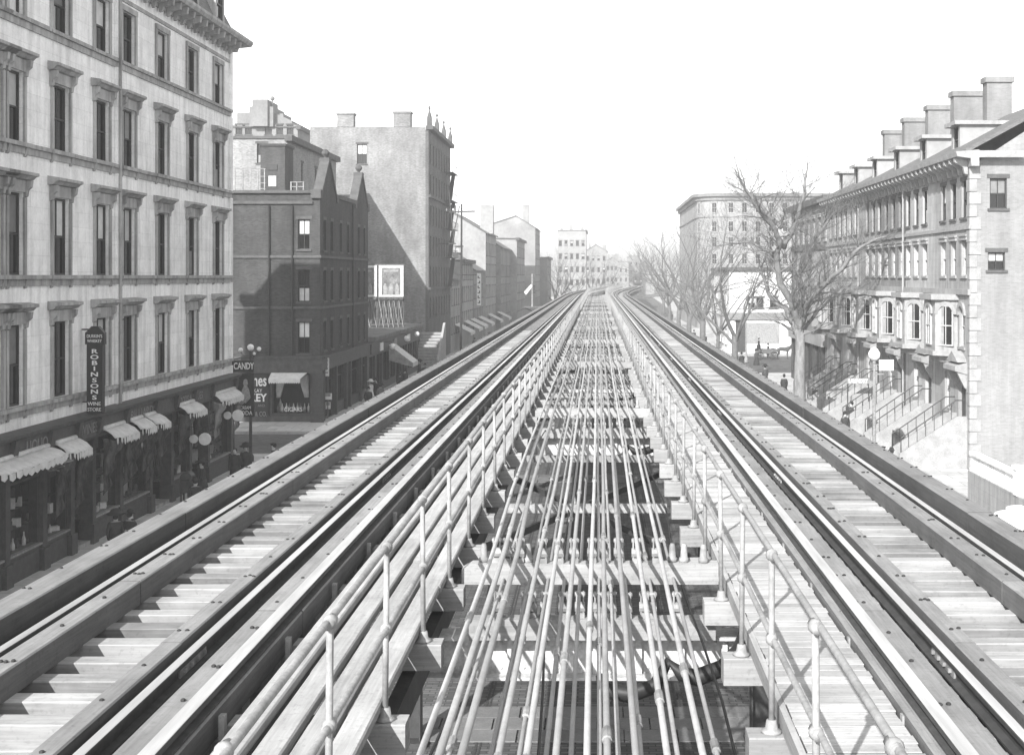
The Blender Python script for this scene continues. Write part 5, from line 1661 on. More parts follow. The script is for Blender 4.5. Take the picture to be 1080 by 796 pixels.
for k, y in enumerate((72.4, 79.6, 86.6, 93.5, 100.2, 106.4)):
    m = MB()
    xd = XR + .9
    m.box(xd, xd + 4.0, y - .85, y - .7, 16.9, 18.8).box(xd, xd + 4.0, y + .7, y + .85, 16.9, 18.8).box(xd, xd + .2, y - .7, y + .7, 16.9, 17.3)
    m.box(xd, xd + .2, y - .7, y - .5, 17.3, 18.8).box(xd, xd + .2, y + .5, y + .7, 17.3, 18.8)
    d = m.build('dormer', M_FAR1, t)
    OFF[d.name] = OFF[t.name]
    MB().box(xd - .35, xd + 4.4, y - 1.1, y + 1.1, 18.8, 19.02).lathe([(.3, 0), (.3, .05)], (xd - .1, y, 18.75), 8).build('dormer_roof', M_TRIMR, d)
    K = kit('flat', 1.0, 1.48)
    child(d, 'window', K['frame'], (xd - .05, y, 17.3), WEST)
    child(d, 'pane', K['pane'], (xd - .04, y, 17.3), WEST)
for (xp0, xp1, yt) in ((933, 954, 137), (954, 979, 124), (979, 1006, 111), (1006, 1037.5, 96), (1041, 1067.5, 81)):
    xm = (xp0 + xp1) / 2
    Yc = 25.2 * F / (xm - VX)
    hw_ = (xp1 - xp0) * Yc / F / 2
    zc = zt(yt, Yc)
    MB().box(25.2 - hw_, 25.2 + hw_, Yc, Yc + .9, 18.5, zc - .35).box(25.2 - hw_ - .12, 25.2 + hw_ + .12, Yc - .12, Yc + 1.02, zc - .35, zc).build('chimney', M_BRICKR, t)
MB().tube([(XR - .15, 80.5, .2), (XR - .15, 80.5, 16)], .07, 6).build('drain_pipe', M_TRIMR, t)
MB().tube([(XR - .15, 94.3, .2), (XR - .15, 94.3, 16)], .07, 6).build('drain_pipe', M_TRIMR, t)
# stoops
for k, y in enumerate(door_y):
    s_ = thing('stoop', 'stone stoop with iron handrails, %s house of the terrace counted from the gable end' % ORD[k], 'stoop', (17.5, y, .15), group='stoops of the terrace')
    for q in range(9):
        MB().box(XR - 3.3 + q * .34, XR - .02, y - .9, y + .9, .15 + q * .23 + .002, .15 + (q + 1) * .23).build('step', M_TRIMR, s_)
    for d in (-1.0, 1.0):
        MB().prism([(XR - 3.6, .15), (XR - .02, .15), (XR - .02, 2.9), (XR - .6, 2.9), (XR - 3.6, .95)], 'y', y + d - .1, y + d + .1).build('side_wall', M_TRIMR, s_)
        MB().tube([(XR - 3.5, y + d, .95), (XR - 3.5, y + d, 1.75), (XR - .6, y + d, 3.75), (XR - .1, y + d, 3.75)], .035, 6).build('handrail', M_IRON, s_)
        for q in range(6):
            x = XR - 3.1 + q * .45
            MB().bar((x, y + d, 1.1 + q * .31), (x, y + d, 2.0 + q * .31), .03).build('baluster', M_IRON, s_)
# area fences between stoops
for k in range(n_house):
    ya, yb = door_y[k] + 1.2, (door_y[k + 1] - 1.2 if k < n_house - 1 else YB - .2)
    f_ = thing('area_fence', 'low iron area fence beside the %s stoop of the terrace' % ORD[k], 'fence', (17.0, (ya + yb) / 2, .15), group='area fences of the terrace')
    MB().box(17.0, 17.25, ya, yb, .15, .4).build('plinth', M_TRIMR, f_)
    MB().bar((17.12, ya, 1.25), (17.12, yb, 1.25), .05).bar((17.12, ya, .55), (17.12, yb, .55), .04).build('rail', M_IRON, f_)
    pk = MB().box(-.015, .015, -.015, .015, 0, 1.0).mesh('picket', M_IRON)
    y = ya + .1
    while y < yb:
        child(f_, 'picket', pk, (17.12, y, .4))
        y += .22
# laundry sign
yq = 86.5
t = thing('shop_sign', 'long pale sign lettered LAUNDRY over a terrace basement', 'sign', (17.5, yq, 3.0))
MB().box(at(893, yq), at(917, yq), yq - .04, yq + .04, zt(404.5, yq), zt(399, yq)).build('board', M_CAST, t)
text(t, 'LAUNDRY', .42, (at(905, yq), yq - .05, zt(401.8, yq)), FRONT, M_SIGNWH, sx=.68, bold=.01)
for x in (894, 916): MB().bar((at(x, yq), yq, .15), (at(x, yq), yq, zt(404, yq)), .06).build('post', M_IRON, t)

# ---- darker brick building next to the terrace, with small shop
t = block('brick_town_house', 'brown brick town house behind the big tree, next to the terrace', XR + .2, XR + 14, 108.3, 129, 17.0, M_BRICKR, None, (us(108.3, 129, 7), [6.3, 10.0, 13.4]), w=1.1, h=2.1, side=WEST, style='terr')
for y in (112, 120):
    pl = [(XR + .19, y - 1.8), (XR - .8, y - 1.0), (XR - .8, y + 1.0), (XR + .19, y + 1.8)]
    b = MB().prism(pl, 'z', 5.9, 12.6).build('oriel', M_FAR2, t)
    MB().prism([(XR + .19, y - 2.1), (XR - 1.1, y - 1.2), (XR - 1.1, y + 1.2), (XR + .19, y + 2.1)], 'z', 12.6, 13.0).xf(Matrix.Translation(-OFF[t.name])).build('oriel_cap', M_SHOP, b, world=False)
    for z in (6.6, 10.0):
        K = kit('terr', 1.1, 2.0)
        o = link('window', K['frame'], b, Vector((XR - .6, y, z)) - OFF[t.name], WEST)
        link('pane', K['pane'], b, Vector((XR - .61, y, z)) - OFF[t.name], WEST)
MB().box(XR - .3, XR + .19, 109, 128, 4.2, 5.2).build('shop_fascia', M_FAR1, t)
for y in (110, 114.5, 119, 123.5):
    w_ = MB().box(XR - .1, XR + .19, y, y + .15, .15, 4.2).box(XR - .1, XR + .19, y + 3.6, y + 3.75, .15, 4.2).box(XR - .1, XR + .19, y + .15, y + 3.6, .15, .9).build('shop_window', M_SHOP, t)
    MB().box(XR + .1, XR + .12, y + .15, y + 3.6, .9, 4.2).xf(Matrix.Translation(-OFF[t.name])).build('pane', M_GLASS, w_, world=False)

# ---- R2: white shop across the side street
Y7 = 168.0
x0, x1 = at(769, Y7), at(838, Y7)
t = thing('white_corner_shop', 'white two storey corner shop across the side street behind the trees', 'building', (x0, Y7, .15))
m = MB()
z1 = zt(285, Y7)
uw = [at(793, Y7), at(801.5, Y7), at(816, Y7)]
ops = [(u - .5, u + .5, zt(325, Y7), zt(314, Y7)) for u in uw]
ops.append((at(774.5, Y7), at(786.5, Y7), .2, zt(337.5, Y7)))
wall_grid(m, 0, Y7, SOUTH, x0, x1, .15, z1, ops, .35)
wall_grid(m, x0, 0, WEST, -190, -Y7, .15, z1, [(-y - .6, -y + .6, z, z + 2) for y in (172, 176, 180, 185) for z in (1, 6)], .3)
m.add([(x0, Y7, z1 - .3), (x1, Y7, z1 - .3), (x1, 190, z1 - .3), (x0, 190, z1 - .3)], [(0, 1, 2, 3)])
m.build('wall', M_SIGNWH, t, fix=False)
for u in uw: put_window(t, 'plain', 0, Y7, SOUTH, u, zt(325, Y7), 1.0, zt(314, Y7) - zt(325, Y7), .5)
for y in (172, 176, 180, 185):
    for z in (1, 6): put_window(t, 'plain', x0, 0, WEST, -y, z, 1.2, 2.0, .3)
MB().box(x0 - .5, x1 + .2, Y7 - .5, Y7 + .2, z1, z1 + .4).box(x0 - .5, x0 + .2, Y7 + .2, 190, z1, z1 + .4).build('cornice', M_STONE2, t)
MB().box(x0 - .25, x1, Y7 - .3, Y7 - .004, zt(337, Y7), zt(329.5, Y7)).build('shop_fascia', M_CAST, t)
MB().box(at(787.5, Y7), at(822, Y7), Y7 - .15, Y7 - .004, zt(362, Y7), zt(340.5, Y7)).build('shutter', M_CAST, t)
MB().box(at(786.6, Y7), at(823.5, Y7), Y7 - .1, Y7 - .004, zt(365.5, Y7), zt(362.2, Y7)).build('stall_riser', M_SIGNWH, t)
d = MB().box(at(774.5, Y7), at(786.5, Y7), Y7 + .3, Y7 + .34, .2, zt(337.5, Y7)).build('door', M_SHOP, t)
MB().box(at(774.7, Y7), at(776, Y7), Y7 + .2, Y7 + .29, .2, zt(337.5, Y7)).xf(Matrix.Translation(-OFF[t.name])).build('door_frame', M_SIGNWH, d, world=False)

# ---- R3: large round-cornered apartment block
t = thing('apartment_block', 'large pale apartment block with rounded corner rising behind the trees', 'building', (21, 245, .15))
m = MB()
prof = []
rc = 5.0
X0, Y8 = at(735, 248), 244.0
ztop = zt(208, 248)
for k in range(9):
    a = math.pi - k * math.pi / 16
    prof.append((X0 + rc + rc * math.cos(math.pi + k * math.pi / 16), Y8 + rc + rc * math.sin(math.pi + k * math.pi / 16)))
foot = [(X0, 300)] + prof + [(X0 + 34, Y8), (X0 + 34, 300)]
m.prism(foot, 'z', .15, ztop)
m.build('wall', M_FAR1, t)
def offset(f, d): return [(X0 - d, 300)] + [(X0 + rc + (rc + d) * math.cos(math.pi + k * math.pi / 16), Y8 + rc + (rc + d) * math.sin(math.pi + k * math.pi / 16)) for k in range(9)] + [(X0 + 34 + d, Y8 - d), (X0 + 34 + d, 300)]
MB().prism(offset(foot, .9), 'z', ztop - .1, ztop + .5).prism(offset(foot, .4), 'z', ztop - .8, ztop - .1).build('cornice', M_FAR2, t)
MB().prism(offset(foot, .2), 'z', 8.2, 8.5).prism(offset(foot, .2), 'z', 21.6, 21.9).build('string_course', M_FAR3, t)
K = kit('terr', 1.0, 2.0)
for z in (1.8, 5.3, 9.4, 12.6, 15.8, 18.8, 22.4):
    for k in range(11):
        x = X0 + rc + 1.2 + k * 2.6
        w_ = child(t, 'window', K['frame'], (x, Y8 - .225, z), SOUTH)
        for kk in ('pane', 'sill', 'lintel'): link(kk, K[kk], w_, (0, 0, 0) if kk == 'pane' else (-.22, 0, 0))
        w_.location = Vector((x, Y8 - .225 + .22 - .005 + .0, z)) - OFF[t.name]
        w_.location.y -= .22
    for k in (2, 6):
        a = math.pi + k * math.pi / 16
        px_, py_ = X0 + rc + (rc + .225) * math.cos(a), Y8 + rc + (rc + .225) * math.sin(a)
        w_ = child(t, 'window', K['frame'], (px_, py_, z), a)
        for kk in ('pane', 'sill', 'lintel'): link(kk, K[kk], w_, (0, 0, 0) if kk == 'pane' else (-.22, 0, 0))
block('distant_building', 'hazy block behind the farthest right-hand trees', 26, 60, 330, 350, 17, M_FAR3, (us(27, 58, 9), [5, 9, 13]), None, w=1.4, h=2.0, side=WEST)

# ---- stone terrace with curved steps at the right edge
t = thing('balustraded_stoop', 'pale stone terrace with curved steps and balustrade at the right edge', 'stoop', (17, 50, .15))
MB().box(16.9, 30, 47.4, 58, .15, 1.45).build('podium', M_STONER, t)
for q in range(4):
    r = 2.2 - q * .45
    pts = [(16.89, 49.8 + r), (16.89, 49.8 - r)] + [(16.89 - r * math.sin(math.pi * k / 10), 49.8 - r * math.cos(math.pi * k / 10)) for k in range(1, 10)]
    MB().prism(pts, 'z', .152 + q * .26, .41 + q * .26).build('step', M_MARBLE, t)
bal = MB().lathe([(.07, 0), (.05, .08), (.1, .25), (.06, .5), (.08, .6)], (0, 0, 0), 8).mesh('baluster', M_MARBLE, True)
fixn(bal)
for y0, y1 in ((51.4, 57.9), (47.5, 48.3)):
    MB().box(16.95, 17.25, y0, y1, 1.45, 1.58).build('balustrade_base', M_MARBLE, t)
    MB().box(16.92, 17.28, y0, y1, 2.18, 2.32).build('balustrade_rail', M_MARBLE, t)
    y = y0 + .2
    while y < y1:
        child(t, 'baluster', bal, (17.1, y, 1.58))
        y += .3
for y in (48.35, 51.3):
    MB().box(16.85, 17.35, y - .25, y + .25, 1.45, 2.5).box(16.8, 17.4, y - .3, y + .3, 2.5, 2.65).build('newel', M_MARBLE, t)
MB().box(17.3, 30, 47.5, 47.75, 1.45, 2.3).build('parapet', M_MARBLE, t)

# ------------------------------------------------------------------ trees (bare elms)
def branch(mt, mw, p, d, length, r, depth, rng, maxd, thr):
    n = 4
    pts, rad = [p], [r]
    q = p.copy()
    dd = d.copy()
    for k in range(n):
        dd = (dd + Vector((rng.uniform(-1, 1), rng.uniform(-1, 1), rng.uniform(-.55, .75))) * .2).normalized()
        q = q + dd * length / n
        pts.append(q.copy())
        rad.append(r * (1 - .45 * (k + 1) / n))
    tgt = mt if r > thr else mw
    tgt.tube(pts, rad, 7 if r > .12 else (5 if r > .04 else 3), cap=False)
    if depth >= maxd: return
    nb = 3 if depth < maxd - 2 else rng.choice((3, 4))
    for k in range(nb):
        f = rng.uniform(.35, 1.0) if k else 1.0
        i = min(n - 1, int(f * n))
        bp = pts[i].lerp(pts[i + 1], f * n - i) if i < n else pts[n]
        ax = Vector((rng.uniform(-1, 1), rng.uniform(-1, 1), rng.uniform(-.4, .7))).normalized()
        nd = (dd * (1.0 if k else 1.3) + ax * (.95 if k else .4)).normalized()
        branch(mt, mw, bp, nd, length * rng.uniform(.58, .82), max(.006, rad[min(i + 1, n)] * rng.uniform(.5, .72) if k else rad[n] * .85), depth + 1, rng, maxd, thr)
def elm(x, y, label, height, spread, trunk_h, r, seed, maxd=5, limbs=None, nl=5, bark=M_BARK, twig=M_TWIG):
    rng = random.Random(seed)
    t = thing('bare_tree', label, 'tree', (x, y, .1), group='bare street trees')
    mt, mw = MB(), MB()
    base = Vector((x, y, .1))
    pts = [base + Vector((0, 0, -.1)), base + Vector((0, 0, .4)), base + Vector((rng.uniform(-.1, .1), 0, trunk_h * .5)), base + Vector((rng.uniform(-.15, .15), 0, trunk_h))]
    mt.tube(pts, [r * 1.5, r * 1.08, r * .95, r * (.7 if limbs else 1.02)], 12, cap=True)
    top = pts[-1]
    if limbs:
        for (pl, rr, md) in limbs:
            P = [Vector(p) for p in pl]
            n = len(P)
            rd = [rr * (1 - .6 * k / (n - 1)) for k in range(n)]
            fine, fr = [], []
            for k in range(n - 1):
                for s in range(3):
                    f = s / 3
                    fine.append(P[k].lerp(P[k + 1], f) + Vector((rng.uniform(-.06, .06), rng.uniform(-.08, .08), rng.uniform(-.05, .05))) * (1 if k or s else 0))
                    fr.append(rd[k] * (1 - f) + rd[k + 1] * f)
            fine.append(P[-1])
            fr.append(rd[-1])
            mt.tube(fine, fr, 8, cap=True)
            for k in range(2, len(fine)):
                dv = (fine[k] - fine[k - 1]).normalized()
                for _ in range(2 if k > 3 else 1):
                    ax = Vector((rng.uniform(-1, 1), rng.uniform(-1, 1), rng.uniform(-.3, .9))).normalized()
                    branch(mt, mw, fine[k], (dv * .5 + ax).normalized(), rng.uniform(1.2, 2.3), fr[k] * .3, maxd - 3, rng, maxd, .05)
            branch(mt, mw, fine[-1], (fine[-1] - fine[-2]).normalized(), 1.2, fr[-1], maxd - 3, rng, maxd, .05)
    else:
        for k in range(nl):
            a = 2 * math.pi * (k + rng.uniform(-.25, .25)) / nl
            d = Vector((math.cos(a) * spread, math.sin(a) * spread, 1.0)).normalized()
            branch(mt, mw, top - Vector((0, 0, rng.uniform(0, trunk_h * .25))), d, height * rng.uniform(.34, .46), r * rng.uniform(.45, .62), 1, rng, maxd, .05)
    mt.build('trunk', bark, t, True, fix=False)
    mw.build('crown', twig, t, fix=False)
# the big elm, limbs traced as real-space curves around its fork
YT = 88.0
def pt(x, y, dy=0.0): return (at(x, YT + dy), YT + dy, zt(y, YT + dy))
limbs = [
    ([pt(843, 375), pt(842, 352), pt(828, 325, .5), pt(812, 312, 1), pt(806, 295, 1.2)], .26, 5),
    ([pt(843, 375), pt(842, 345), pt(838, 325, -.5), pt(822, 298, -1), pt(819, 270, -1.5), pt(823, 255, -2), pt(815, 238, -2.5), pt(803, 225, -3), pt(790, 205, -3.5)], .3, 5),
    ([pt(843, 375), pt(843, 340), pt(846, 310, .6), pt(842, 290, 1), pt(852, 272, 1.2), pt(860, 250, 1.5), pt(872, 235, 2)], .28, 5),
    ([pt(843, 375), pt(844, 345), pt(852, 318, -1), pt(872, 298, -2), pt(890, 282, -3), pt(905, 262, -3.5), pt(918, 255, -4)], .24, 5),
    ([pt(826, 262, -1), pt(835, 242, -.5), pt(842, 225, 0), pt(848, 203, .5), pt(850, 185, 1)], .2, 5),
    ([pt(824, 240, -2), pt(812, 228, -1), pt(800, 212, 0), pt(784, 202, 1)], .16, 5),
    ([pt(843, 375), pt(845, 350), pt(862, 328, 1.5), pt(880, 312, 2.5), pt(897, 308, 3.5)], .16, 5),
    ([pt(822, 275, -1), pt(805, 262, -.5), pt(790, 255, 0), pt(775, 257, .5)], .13, 5),
]
elm(at(843, YT), YT, 'largest bare elm with thick forked trunk in front of the terrace', 18, .7, 6.2, .42, 5, 5, limbs)
tr = [(775, 128, 'bare tree with spreading crown left of the big elm', 11, 3.6, .30, 11, 5), (741, 172, 'bare street tree behind the spreading one, by the white corner shop', 14, 3.6, .36, 12, 5),
      (727, 205, 'bare tree fourth along the right pavement', 14, 3.5, .36, 13, 5), (716, 243, 'bare tree fifth along the right pavement', 15, 3.5, .36, 14, 4), (706, 290, 'bare tree sixth along the right pavement', 15, 3.5, .36, 15, 4),
      (700, 345, 'hazy bare tree near the bend of the right track', 16, 3.5, .36, 16, 4), (757, 150, 'slim bare tree between the spreading tree and the corner shop', 10, 3.0, .2, 17, 4)]
for x, y, lab, h, th, r, sd_, md in tr:
    elm(at(x, y), y, lab, h * 1.32, .62, th * 1.15, r * 1.1, sd_, md, bark=M_BARKF, nl=6)
tl = [(585, 335, 'hazy bare tree beyond the gabled corner house', 15, 21), (594, 372, 'hazy bare tree in front of the tall distant block', 16, 22), (606, 420, 'faint bare tree at the end of the left pavement', 16, 23), (627, 450, 'faint bare tree before the lower distant block', 15, 24), (640, 480, 'faintest bare tree in the middle distance', 14, 25)]
for x, y, lab, h, sd_ in tl:
    elm(at(x, y), y, lab, h * 1.2, .8, 3.5, .36, sd_, 4, bark=M_BARKF, nl=6)

# ------------------------------------------------------------------ street furniture
def lamp_post(x, y, label, h=6.2, sign=False):
    t = thing('street_lamp', label, 'street lamp', (x, y, .15))
    MB().lathe([(.22, 0), (.22, .35), (.13, .6), (.1, 1.4), (.07, h), (.1, h + .05), (.04, h + .25)], (x, y, .15), 8).build('post', M_CAST, t)
    MB().bar((x, y, h * .93), (x + .5, y, h * .93), .05).build('arm', M_CAST, t)
    MB().lathe([(.1, 0), (.3, .18), (.32, .4), (.18, .62), (.05, .7)], (x, y, h + .3), 10).build('globe', M_GLOBE, t, True)
    if sign:
        MB().box(x + .25, x + 1.0, y - .03, y + .03, h - .2, h + .35).build('name_plate', M_SIGNWH, t)
        MB().bar((x, y, h + .1), (x + .3, y, h + .1), .04).build('plate_arm', M_CAST, t)
lamp_post(at(922, 66), 66, 'street lamp with a white name plate in front of the terrace', 5.6, True)
lamp_post(at(787, 150), 150, 'far street lamp in front of the white corner shop', 5.2)
t = thing('mailbox', 'round topped dark mailbox on legs in front of the white building', 'mailbox', (-18.5, 57.4, .15))
x, y = -18.5, 57.4
pr = [(x - .28, .55), (x + .28, .55), (x + .28, 1.2)] + [(x + .28 * math.cos(a), 1.2 + .28 * math.sin(a)) for a in [math.pi * k / 8 for k in range(1, 8)]] + [(x - .28, 1.2)]
MB().prism(pr, 'y', y - .25, y + .25).build('box', M_SHOP, t)
for dx in (-.23, .23):
    for dy in (-.2, .2): MB().box(x + dx - .03, x + dx + .03, y + dy - .03, y + dy + .03, .15, .55).build('leg', M_IRON, t)
MB().box(x - .18, x + .18, y - .3, y - .251, 1.1, 1.18).build('flap', M_IRON, t)

# ------------------------------------------------------------------ people
def skin(name, verts, edges, radii, mat, parent, sub=1):
    me = bpy.data.meshes.new(name)
    me.from_pydata(verts, edges, [])
    me.materials.append(mat)
    o = link(name, me, parent)
    md = o.modifiers.new('skin', 'SKIN')
    md.use_smooth_shade = True
    sv = me.skin_vertices[0].data
    for i, r in enumerate(radii):
        sv[i].radius = (r, r) if not hasattr(r, '__len__') else r
        sv[i].use_root = (i == 0)
    s = o.modifiers.new('smooth', 'SUBSURF')
    s.levels = s.render_levels = sub
    return o
def person(x, y, rz, label, coat=.03, woman=False, hat='bowler', stride=.12, pale=False, z=.15):
    t = thing('person', label, 'person', (x, y, z), rz)
    h = 1.0
    V = [(0, 0, .95), (0, 0, 1.15), (0, .0, 1.36), (0, .01, 1.46), (0, .02, 1.54), (0, .03, 1.64), (0, .02, 1.74),
         (-.1, 0, .9), (-.11, stride, .5), (-.11, stride * .6, .09), (-.11, stride * .6 + .13, .05),
         (.1, 0, .9), (.11, -stride * .6, .5), (.11, -stride, .09), (.11, -stride + .13, .05),
         (-.19, 0, 1.38), (-.26, -.03, 1.12), (-.24, .06, .88), (-.23, .1, .79),
         (.19, 0, 1.38), (.26, .03, 1.12), (.24, .1, .88), (.23, .14, .79), (0, .13, 1.63)]
    E = [(0, 1), (1, 2), (2, 3), (3, 4), (4, 5), (5, 6), (0, 7), (7, 8), (8, 9), (9, 10), (0, 11), (11, 12), (12, 13), (13, 14), (2, 15), (15, 16), (16, 17), (17, 18), (2, 19), (19, 20), (20, 21), (21, 22), (5, 23)]
    rr = [(.19, .14), (.17, .13), (.18, .12), .065, .075, .1, .085, .11, .085, .06, .045, .11, .085, .06, .045, .085, .065, .05, .035, .085, .065, .05, .035, .02]
    rr = [tuple(q * 1.14 for q in r_) if hasattr(r_, '__len__') else r_ * (1.14 if i_ not in (3, 4, 5, 6, 23) else 1.05) for i_, r_ in enumerate(rr)]
    skin('body', V, E, rr, mat_person('coat_%d' % int(coat * 1000), coat), t, 1)
    if woman:
        MB().lathe([(.17, 1.02), (.22, .85), (.3, .45), (.4, .06), (.4, .03)], (0, 0, 0), 12).build('skirt', M_SKIRT if not pale else M_BLOUSE, t, True, world=False)
        MB().lathe([(.11, 1.68), (.3, 1.72), (.32, 1.75), (.2, 1.79), (.16, 1.9), (.02, 1.95)], (0, .01, 0), 12).build('hat', M_HAT if not pale else M_BLOUSE, t, True, world=False)
        MB().ball((0, -.05, 1.64), .1, 8).build('hair', M_HAT, t, True, world=False)
    else:
        MB().lathe([(.235, .95), (.245, .7), (.27, .5), (.26, .48)], (0, 0, 0), 12).build('coat_skirt', M_SKIRT if coat < .06 else M_CAST, t, True, world=False)
        if hat == 'bowler': MB().lathe([(.1, 1.7), (.17, 1.715), (.175, 1.73), (.115, 1.74), (.11, 1.82), (.06, 1.88), (.01, 1.885)], (0, .02, 0), 12).build('hat', M_HAT, t, True, world=False)
        elif hat == 'cap': MB().lathe([(.1, 1.69), (.15, 1.72), (.15, 1.77), (.02, 1.8)], (0, .03, 0), 10).build('cap', M_HAT, t, True, world=False)
        MB().ball((0, -.02, 1.675), .105, 8).build('hair', M_HAT, t, True, world=False)
    return t
person(at(122, 45.0), 45.0, R(20), 'woman in dark coat and hat, left of the pair nearest the camera', .03, True)
person(at(137, 45.2), 45.2, R(-20), 'man in dark overcoat and bowler beside a woman below the near shop awnings', .025)
person(-17.9, 57.6, R(100), 'woman in black beside the mailbox', .02, True)
person(at(248, 61.9), 61.9, R(170), 'bareheaded man in dark coat near the side street corner', .03, hat='none')
person(at(259, 62.9), 62.9, R(200), 'woman in a plumed hat behind the bareheaded man', .03, True)
person(at(289, 63.6), 63.6, R(90), 'person in dark cap walking alone, right of the couple', .03, hat='cap')
person(at(391, 101.5), 101.5, R(60), 'woman in a white blouse outside the brick corner shop', .6, True, pale=True)
person(at(397, 103.5), 103.5, R(120), 'man in black next to the woman in white', .02)
person(at(427, 114), 114, R(30), 'man in dark clothes under the large drop awning', .02)
person(at(931, 62.5), 62.5, R(180), 'person half hidden behind the right track by the lamp post', .04, hat='cap')
person(at(940.5, 61.5), 61.5, R(10), 'man in dark coat and bowler seen from behind beyond the right track', .04)
person(at(807, 119), 119, R(0), 'dark figure in a long coat walking near the far street lamp', .05, True)
person(at(827, 107.5), 107.5, R(-10), 'man in a dark overcoat left of the big elm', .03)
person(16.9, 84.5, R(90), 'man in dark clothes standing at a terrace stoop', .03, z=.15)
person(at(743.5, 183), 183, R(0), 'far walker between the distant trees', .04)

more = [(-16.6, 52.5, 10, 'lone man in bowler on the left pavement beyond the near couple', .03, False), (-17.2, 95.5, 190, 'man in dark coat walking past the side windows of the brick corner shop', .03, False), (-16.8, 98.5, 10, 'woman in grey walking by the brick corner shop windows', .15, True),
        (-17.0, 109.5, 0, 'woman in black outside the first low shop', .03, True), (-16.4, 121.0, 180, 'man in dark suit beyond the large drop awning', .03, False), (-17.6, 126.0, 90, 'woman looking into the far low shops', .05, True),
        (-16.5, 171.0, 0, 'distant man below the far left awnings', .04, False), (-16.0, 188.0, 0, 'distant woman below the far left awnings', .05, True),
        (15.2, 78.0, 180, 'man with bowler hat on the right pavement between lamp and elm', .03, False), (15.9, 99.0, 0, 'woman in dark skirt on the pavement right of the elm', .05, True), (16.0, 141.0, 20, 'man crossing the right side street', .03, False),
        (18.4, 147.0, 200, 'woman crossing the right side street', .06, True), (21.5, 160.0, 90, 'boy in a cap near the dark door of the white corner shop', .04, False), (14.9, 196.0, 0, 'faint walker under the fourth tree on the right', .04, False)]
for x, y, a, lab, ct, wmn in more:
    person(x, y, R(a), lab, ct, wmn, z=0.0 if 134 < y < 162 else .15)

# ------------------------------------------------------------------ carts, horse, train
def wheel(t, x, y, z, r, axis='x'):
    m = MB()
    n = 16
    for k in range(n):
        a0, a1 = 2 * math.pi * k / n, 2 * math.pi * (k + 1) / n
        def P(a, rr_, o): return (x + o, y + rr_ * math.cos(a), z + rr_ * math.sin(a)) if axis == 'x' else (x + rr_ * math.cos(a), y + o, z + rr_ * math.sin(a))
        m.hexa([P(a0, r * .88, -.03), P(a0, r, -.03), P(a1, r, -.03), P(a1, r * .88, -.03), P(a0, r * .88, .03), P(a0, r, .03), P(a1, r, .03), P(a1, r * .88, .03)])
    for k in range(5):
        a = math.pi * k / 5
        d = (0, math.cos(a) * r * .9, math.sin(a) * r * .9) if axis == 'x' else (math.cos(a) * r * .9, 0, math.sin(a) * r * .9)
        m.bar((x - d[0], y - d[1], z - d[2]), (x + d[0], y + d[1], z + d[2]), .04)
    m.build('wheel', M_IRON, t)
def wagon(x, y, label, ax='x', name='wagon'):
    t = thing(name, label, 'wagon', (x, y, 0))
    MB().box(x - 1.3, x + 1.3, y - .65, y + .65, .75, .85).box(x - 1.3, x + 1.3, y - .65, y - .58, .85, 1.3).box(x - 1.3, x + 1.3, y + .58, y + .65, .85, 1.3).box(x - 1.3, x - 1.23, y - .58, y + .58, .85, 1.3).build('body', M_CART, t)
    for dx in (-.85, .85):
        for dy in (-.75, .75): wheel(t, x + dx, y + dy, .5, .5, 'y')
    MB().box(x + .7, x + 1.0, y - .55, y + .55, 1.3, 1.38).build('seat', M_CART, t)
    return t
wagon(at(801, 163.5), 163.0 - 6, 'low open wagon behind a dark horse in front of the white corner shop')
def horse(x, y, rz, label):
    t = thing('horse', label, 'horse', (x, y, 0), rz)
    V = [(0, -.05, 1.25), (0, .55, 1.28), (0, .85, 1.45), (0, 1.15, 1.8), (0, 1.4, 1.82), (0, 1.72, 1.62), (0, -.6, 1.3), (0, -.8, 1.2), (0, -.95, .7),
         (-.17, .55, 1.05), (-.17, .58, .6), (-.17, .56, .1), (-.17, .64, .04), (.17, .55, 1.05), (.17, .5, .6), (.17, .55, .1), (.17, .63, .04),
         (-.18, -.55, 1.05), (-.18, -.45, .78), (-.18, -.72, .52), (-.18, -.66, .1), (-.18, -.58, .04), (.18, -.55, 1.05), (.18, -.45, .78), (.18, -.68, .52), (.18, -.62, .1), (.18, -.54, .04), (-.06, 1.36, 2.0), (.06, 1.36, 2.0)]
    E = [(0, 1), (1, 2), (2, 3), (3, 4), (4, 5), (0, 6), (6, 7), (7, 8), (1, 9), (9, 10), (10, 11), (11, 12), (1, 13), (13, 14), (14, 15), (15, 16), (6, 17), (17, 18), (18, 19), (19, 20), (20, 21), (6, 22), (22, 23), (23, 24), (24, 25), (25, 26), (4, 27), (4, 28)]
    r = [.27, .3, .22, .15, .14, .09, .28, .12, .06, .14, .08, .05, .07, .14, .08, .05, .07, .17, .12, .07, .05, .07, .17, .12, .07, .05, .07, .03, .03]
    skin('body', V, E, r, M_HORSE, t, 1)
horse(at(801, 157) + 2.9, 157, R(-90), 'dark horse harnessed to the low wagon by the white corner shop')
person(at(801, 157) - .1, 156.9, R(-90), 'driver standing on the low wagon', .04, z=.86, hat='cap')
wagon(at(704, 300), 300, 'small dark wagon on the far right carriageway', name='wagon')
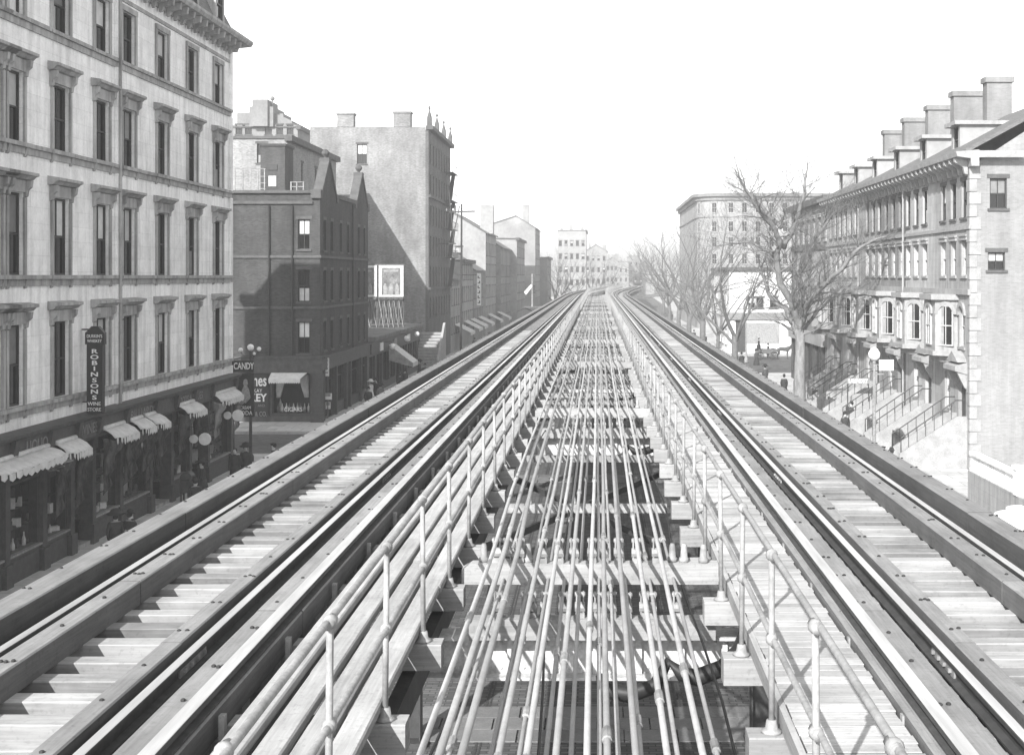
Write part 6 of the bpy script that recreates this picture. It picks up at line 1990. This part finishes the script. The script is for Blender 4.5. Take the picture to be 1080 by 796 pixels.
# handcart beside the stoops
x, y = at(877, 91.5), 91.5
t = thing('handcart', 'dark two wheeled handcart standing by the terrace railings', 'cart', (x, y, .15))
MB().box(x - .7, x + .7, y - .5, y + .5, .75, .82).box(x - .7, x + .7, y - .5, y - .45, .82, 1.4).box(x - .7, x + .7, y + .45, y + .5, .82, 1.4).box(x - .7, x - .65, y - .45, y + .45, .82, 1.4).build('body', M_CART, t)
for d in (-.58, .58): wheel(t, x - .1, y + d, .65, .5, 'y')
for d in (-.4, .4): MB().bar((x + .6, y + d, .8), (x + 1.6, y + d, .95), .05).build('handle', M_CART, t)

# train on the bend
yt_ = 402.0
xt = 3.48 + cx(yt_)
t = thing('elevated_train', 'distant elevated train coming round the bend on the right track', 'train', (xt, yt_, ZR))
m = MB().prism([(xt - 1.3, ZR + .5), (xt + 1.3, ZR + .5), (xt + 1.32, ZR + 3.0), (xt + .9, ZR + 3.4), (xt + .5, ZR + 3.75), (xt - .5, ZR + 3.75), (xt - .9, ZR + 3.4), (xt - 1.32, ZR + 3.0)], 'y', yt_, yt_ + 14)
m.build('body', M_TRAIN, t)
for x0, x1 in ((-1.1, -.45), (.45, 1.1)):
    MB().box(xt + x0, xt + x1, yt_ - .04, yt_ - .004, ZR + 1.8, ZR + 2.8).build('window', M_GLASS, t)
MB().box(xt - .38, xt + .38, yt_ - .05, yt_ - .004, ZR + .7, ZR + 2.9).build('door', M_SHOP, t)
for x in (-.9, .9): MB().lathe([(.16, 0), (.16, .1)], (0, 0, 0), 8).xf(Matrix.Translation((xt + x, yt_, ZR + 1.3)) @ Matrix.Rotation(R(90), 4, 'X')).build('headlamp', M_GLOBE, t)
for yy in (yt_ + 2.5, yt_ + 11):
    MB().box(xt - 1.1, xt + 1.1, yy - 1.2, yy + 1.2, ZR + .02, ZR + .5).build('truck', M_IRON, t)

# ------------------------------------------------------------------ haze
hz = MB().box(-950, 950, -80, 1950, -1.3, 34).build('haze', None)
m = bpy.data.materials.new('pale_haze')
m.use_nodes = True
nt = m.node_tree
nt.nodes.clear()
ou = nt.nodes.new('ShaderNodeOutputMaterial')
pv = nt.nodes.new('ShaderNodeVolumePrincipled')
pv.inputs['Color'].default_value = (.58, .58, .58, 1)
pv.inputs['Density'].default_value = 0.00115
pv.inputs['Anisotropy'].default_value = 0.0
nt.links.new(pv.outputs[0], ou.inputs['Volume'])
hz.data.materials.append(m)
tag(hz, 'pale smoky haze filling the street', kind='stuff')
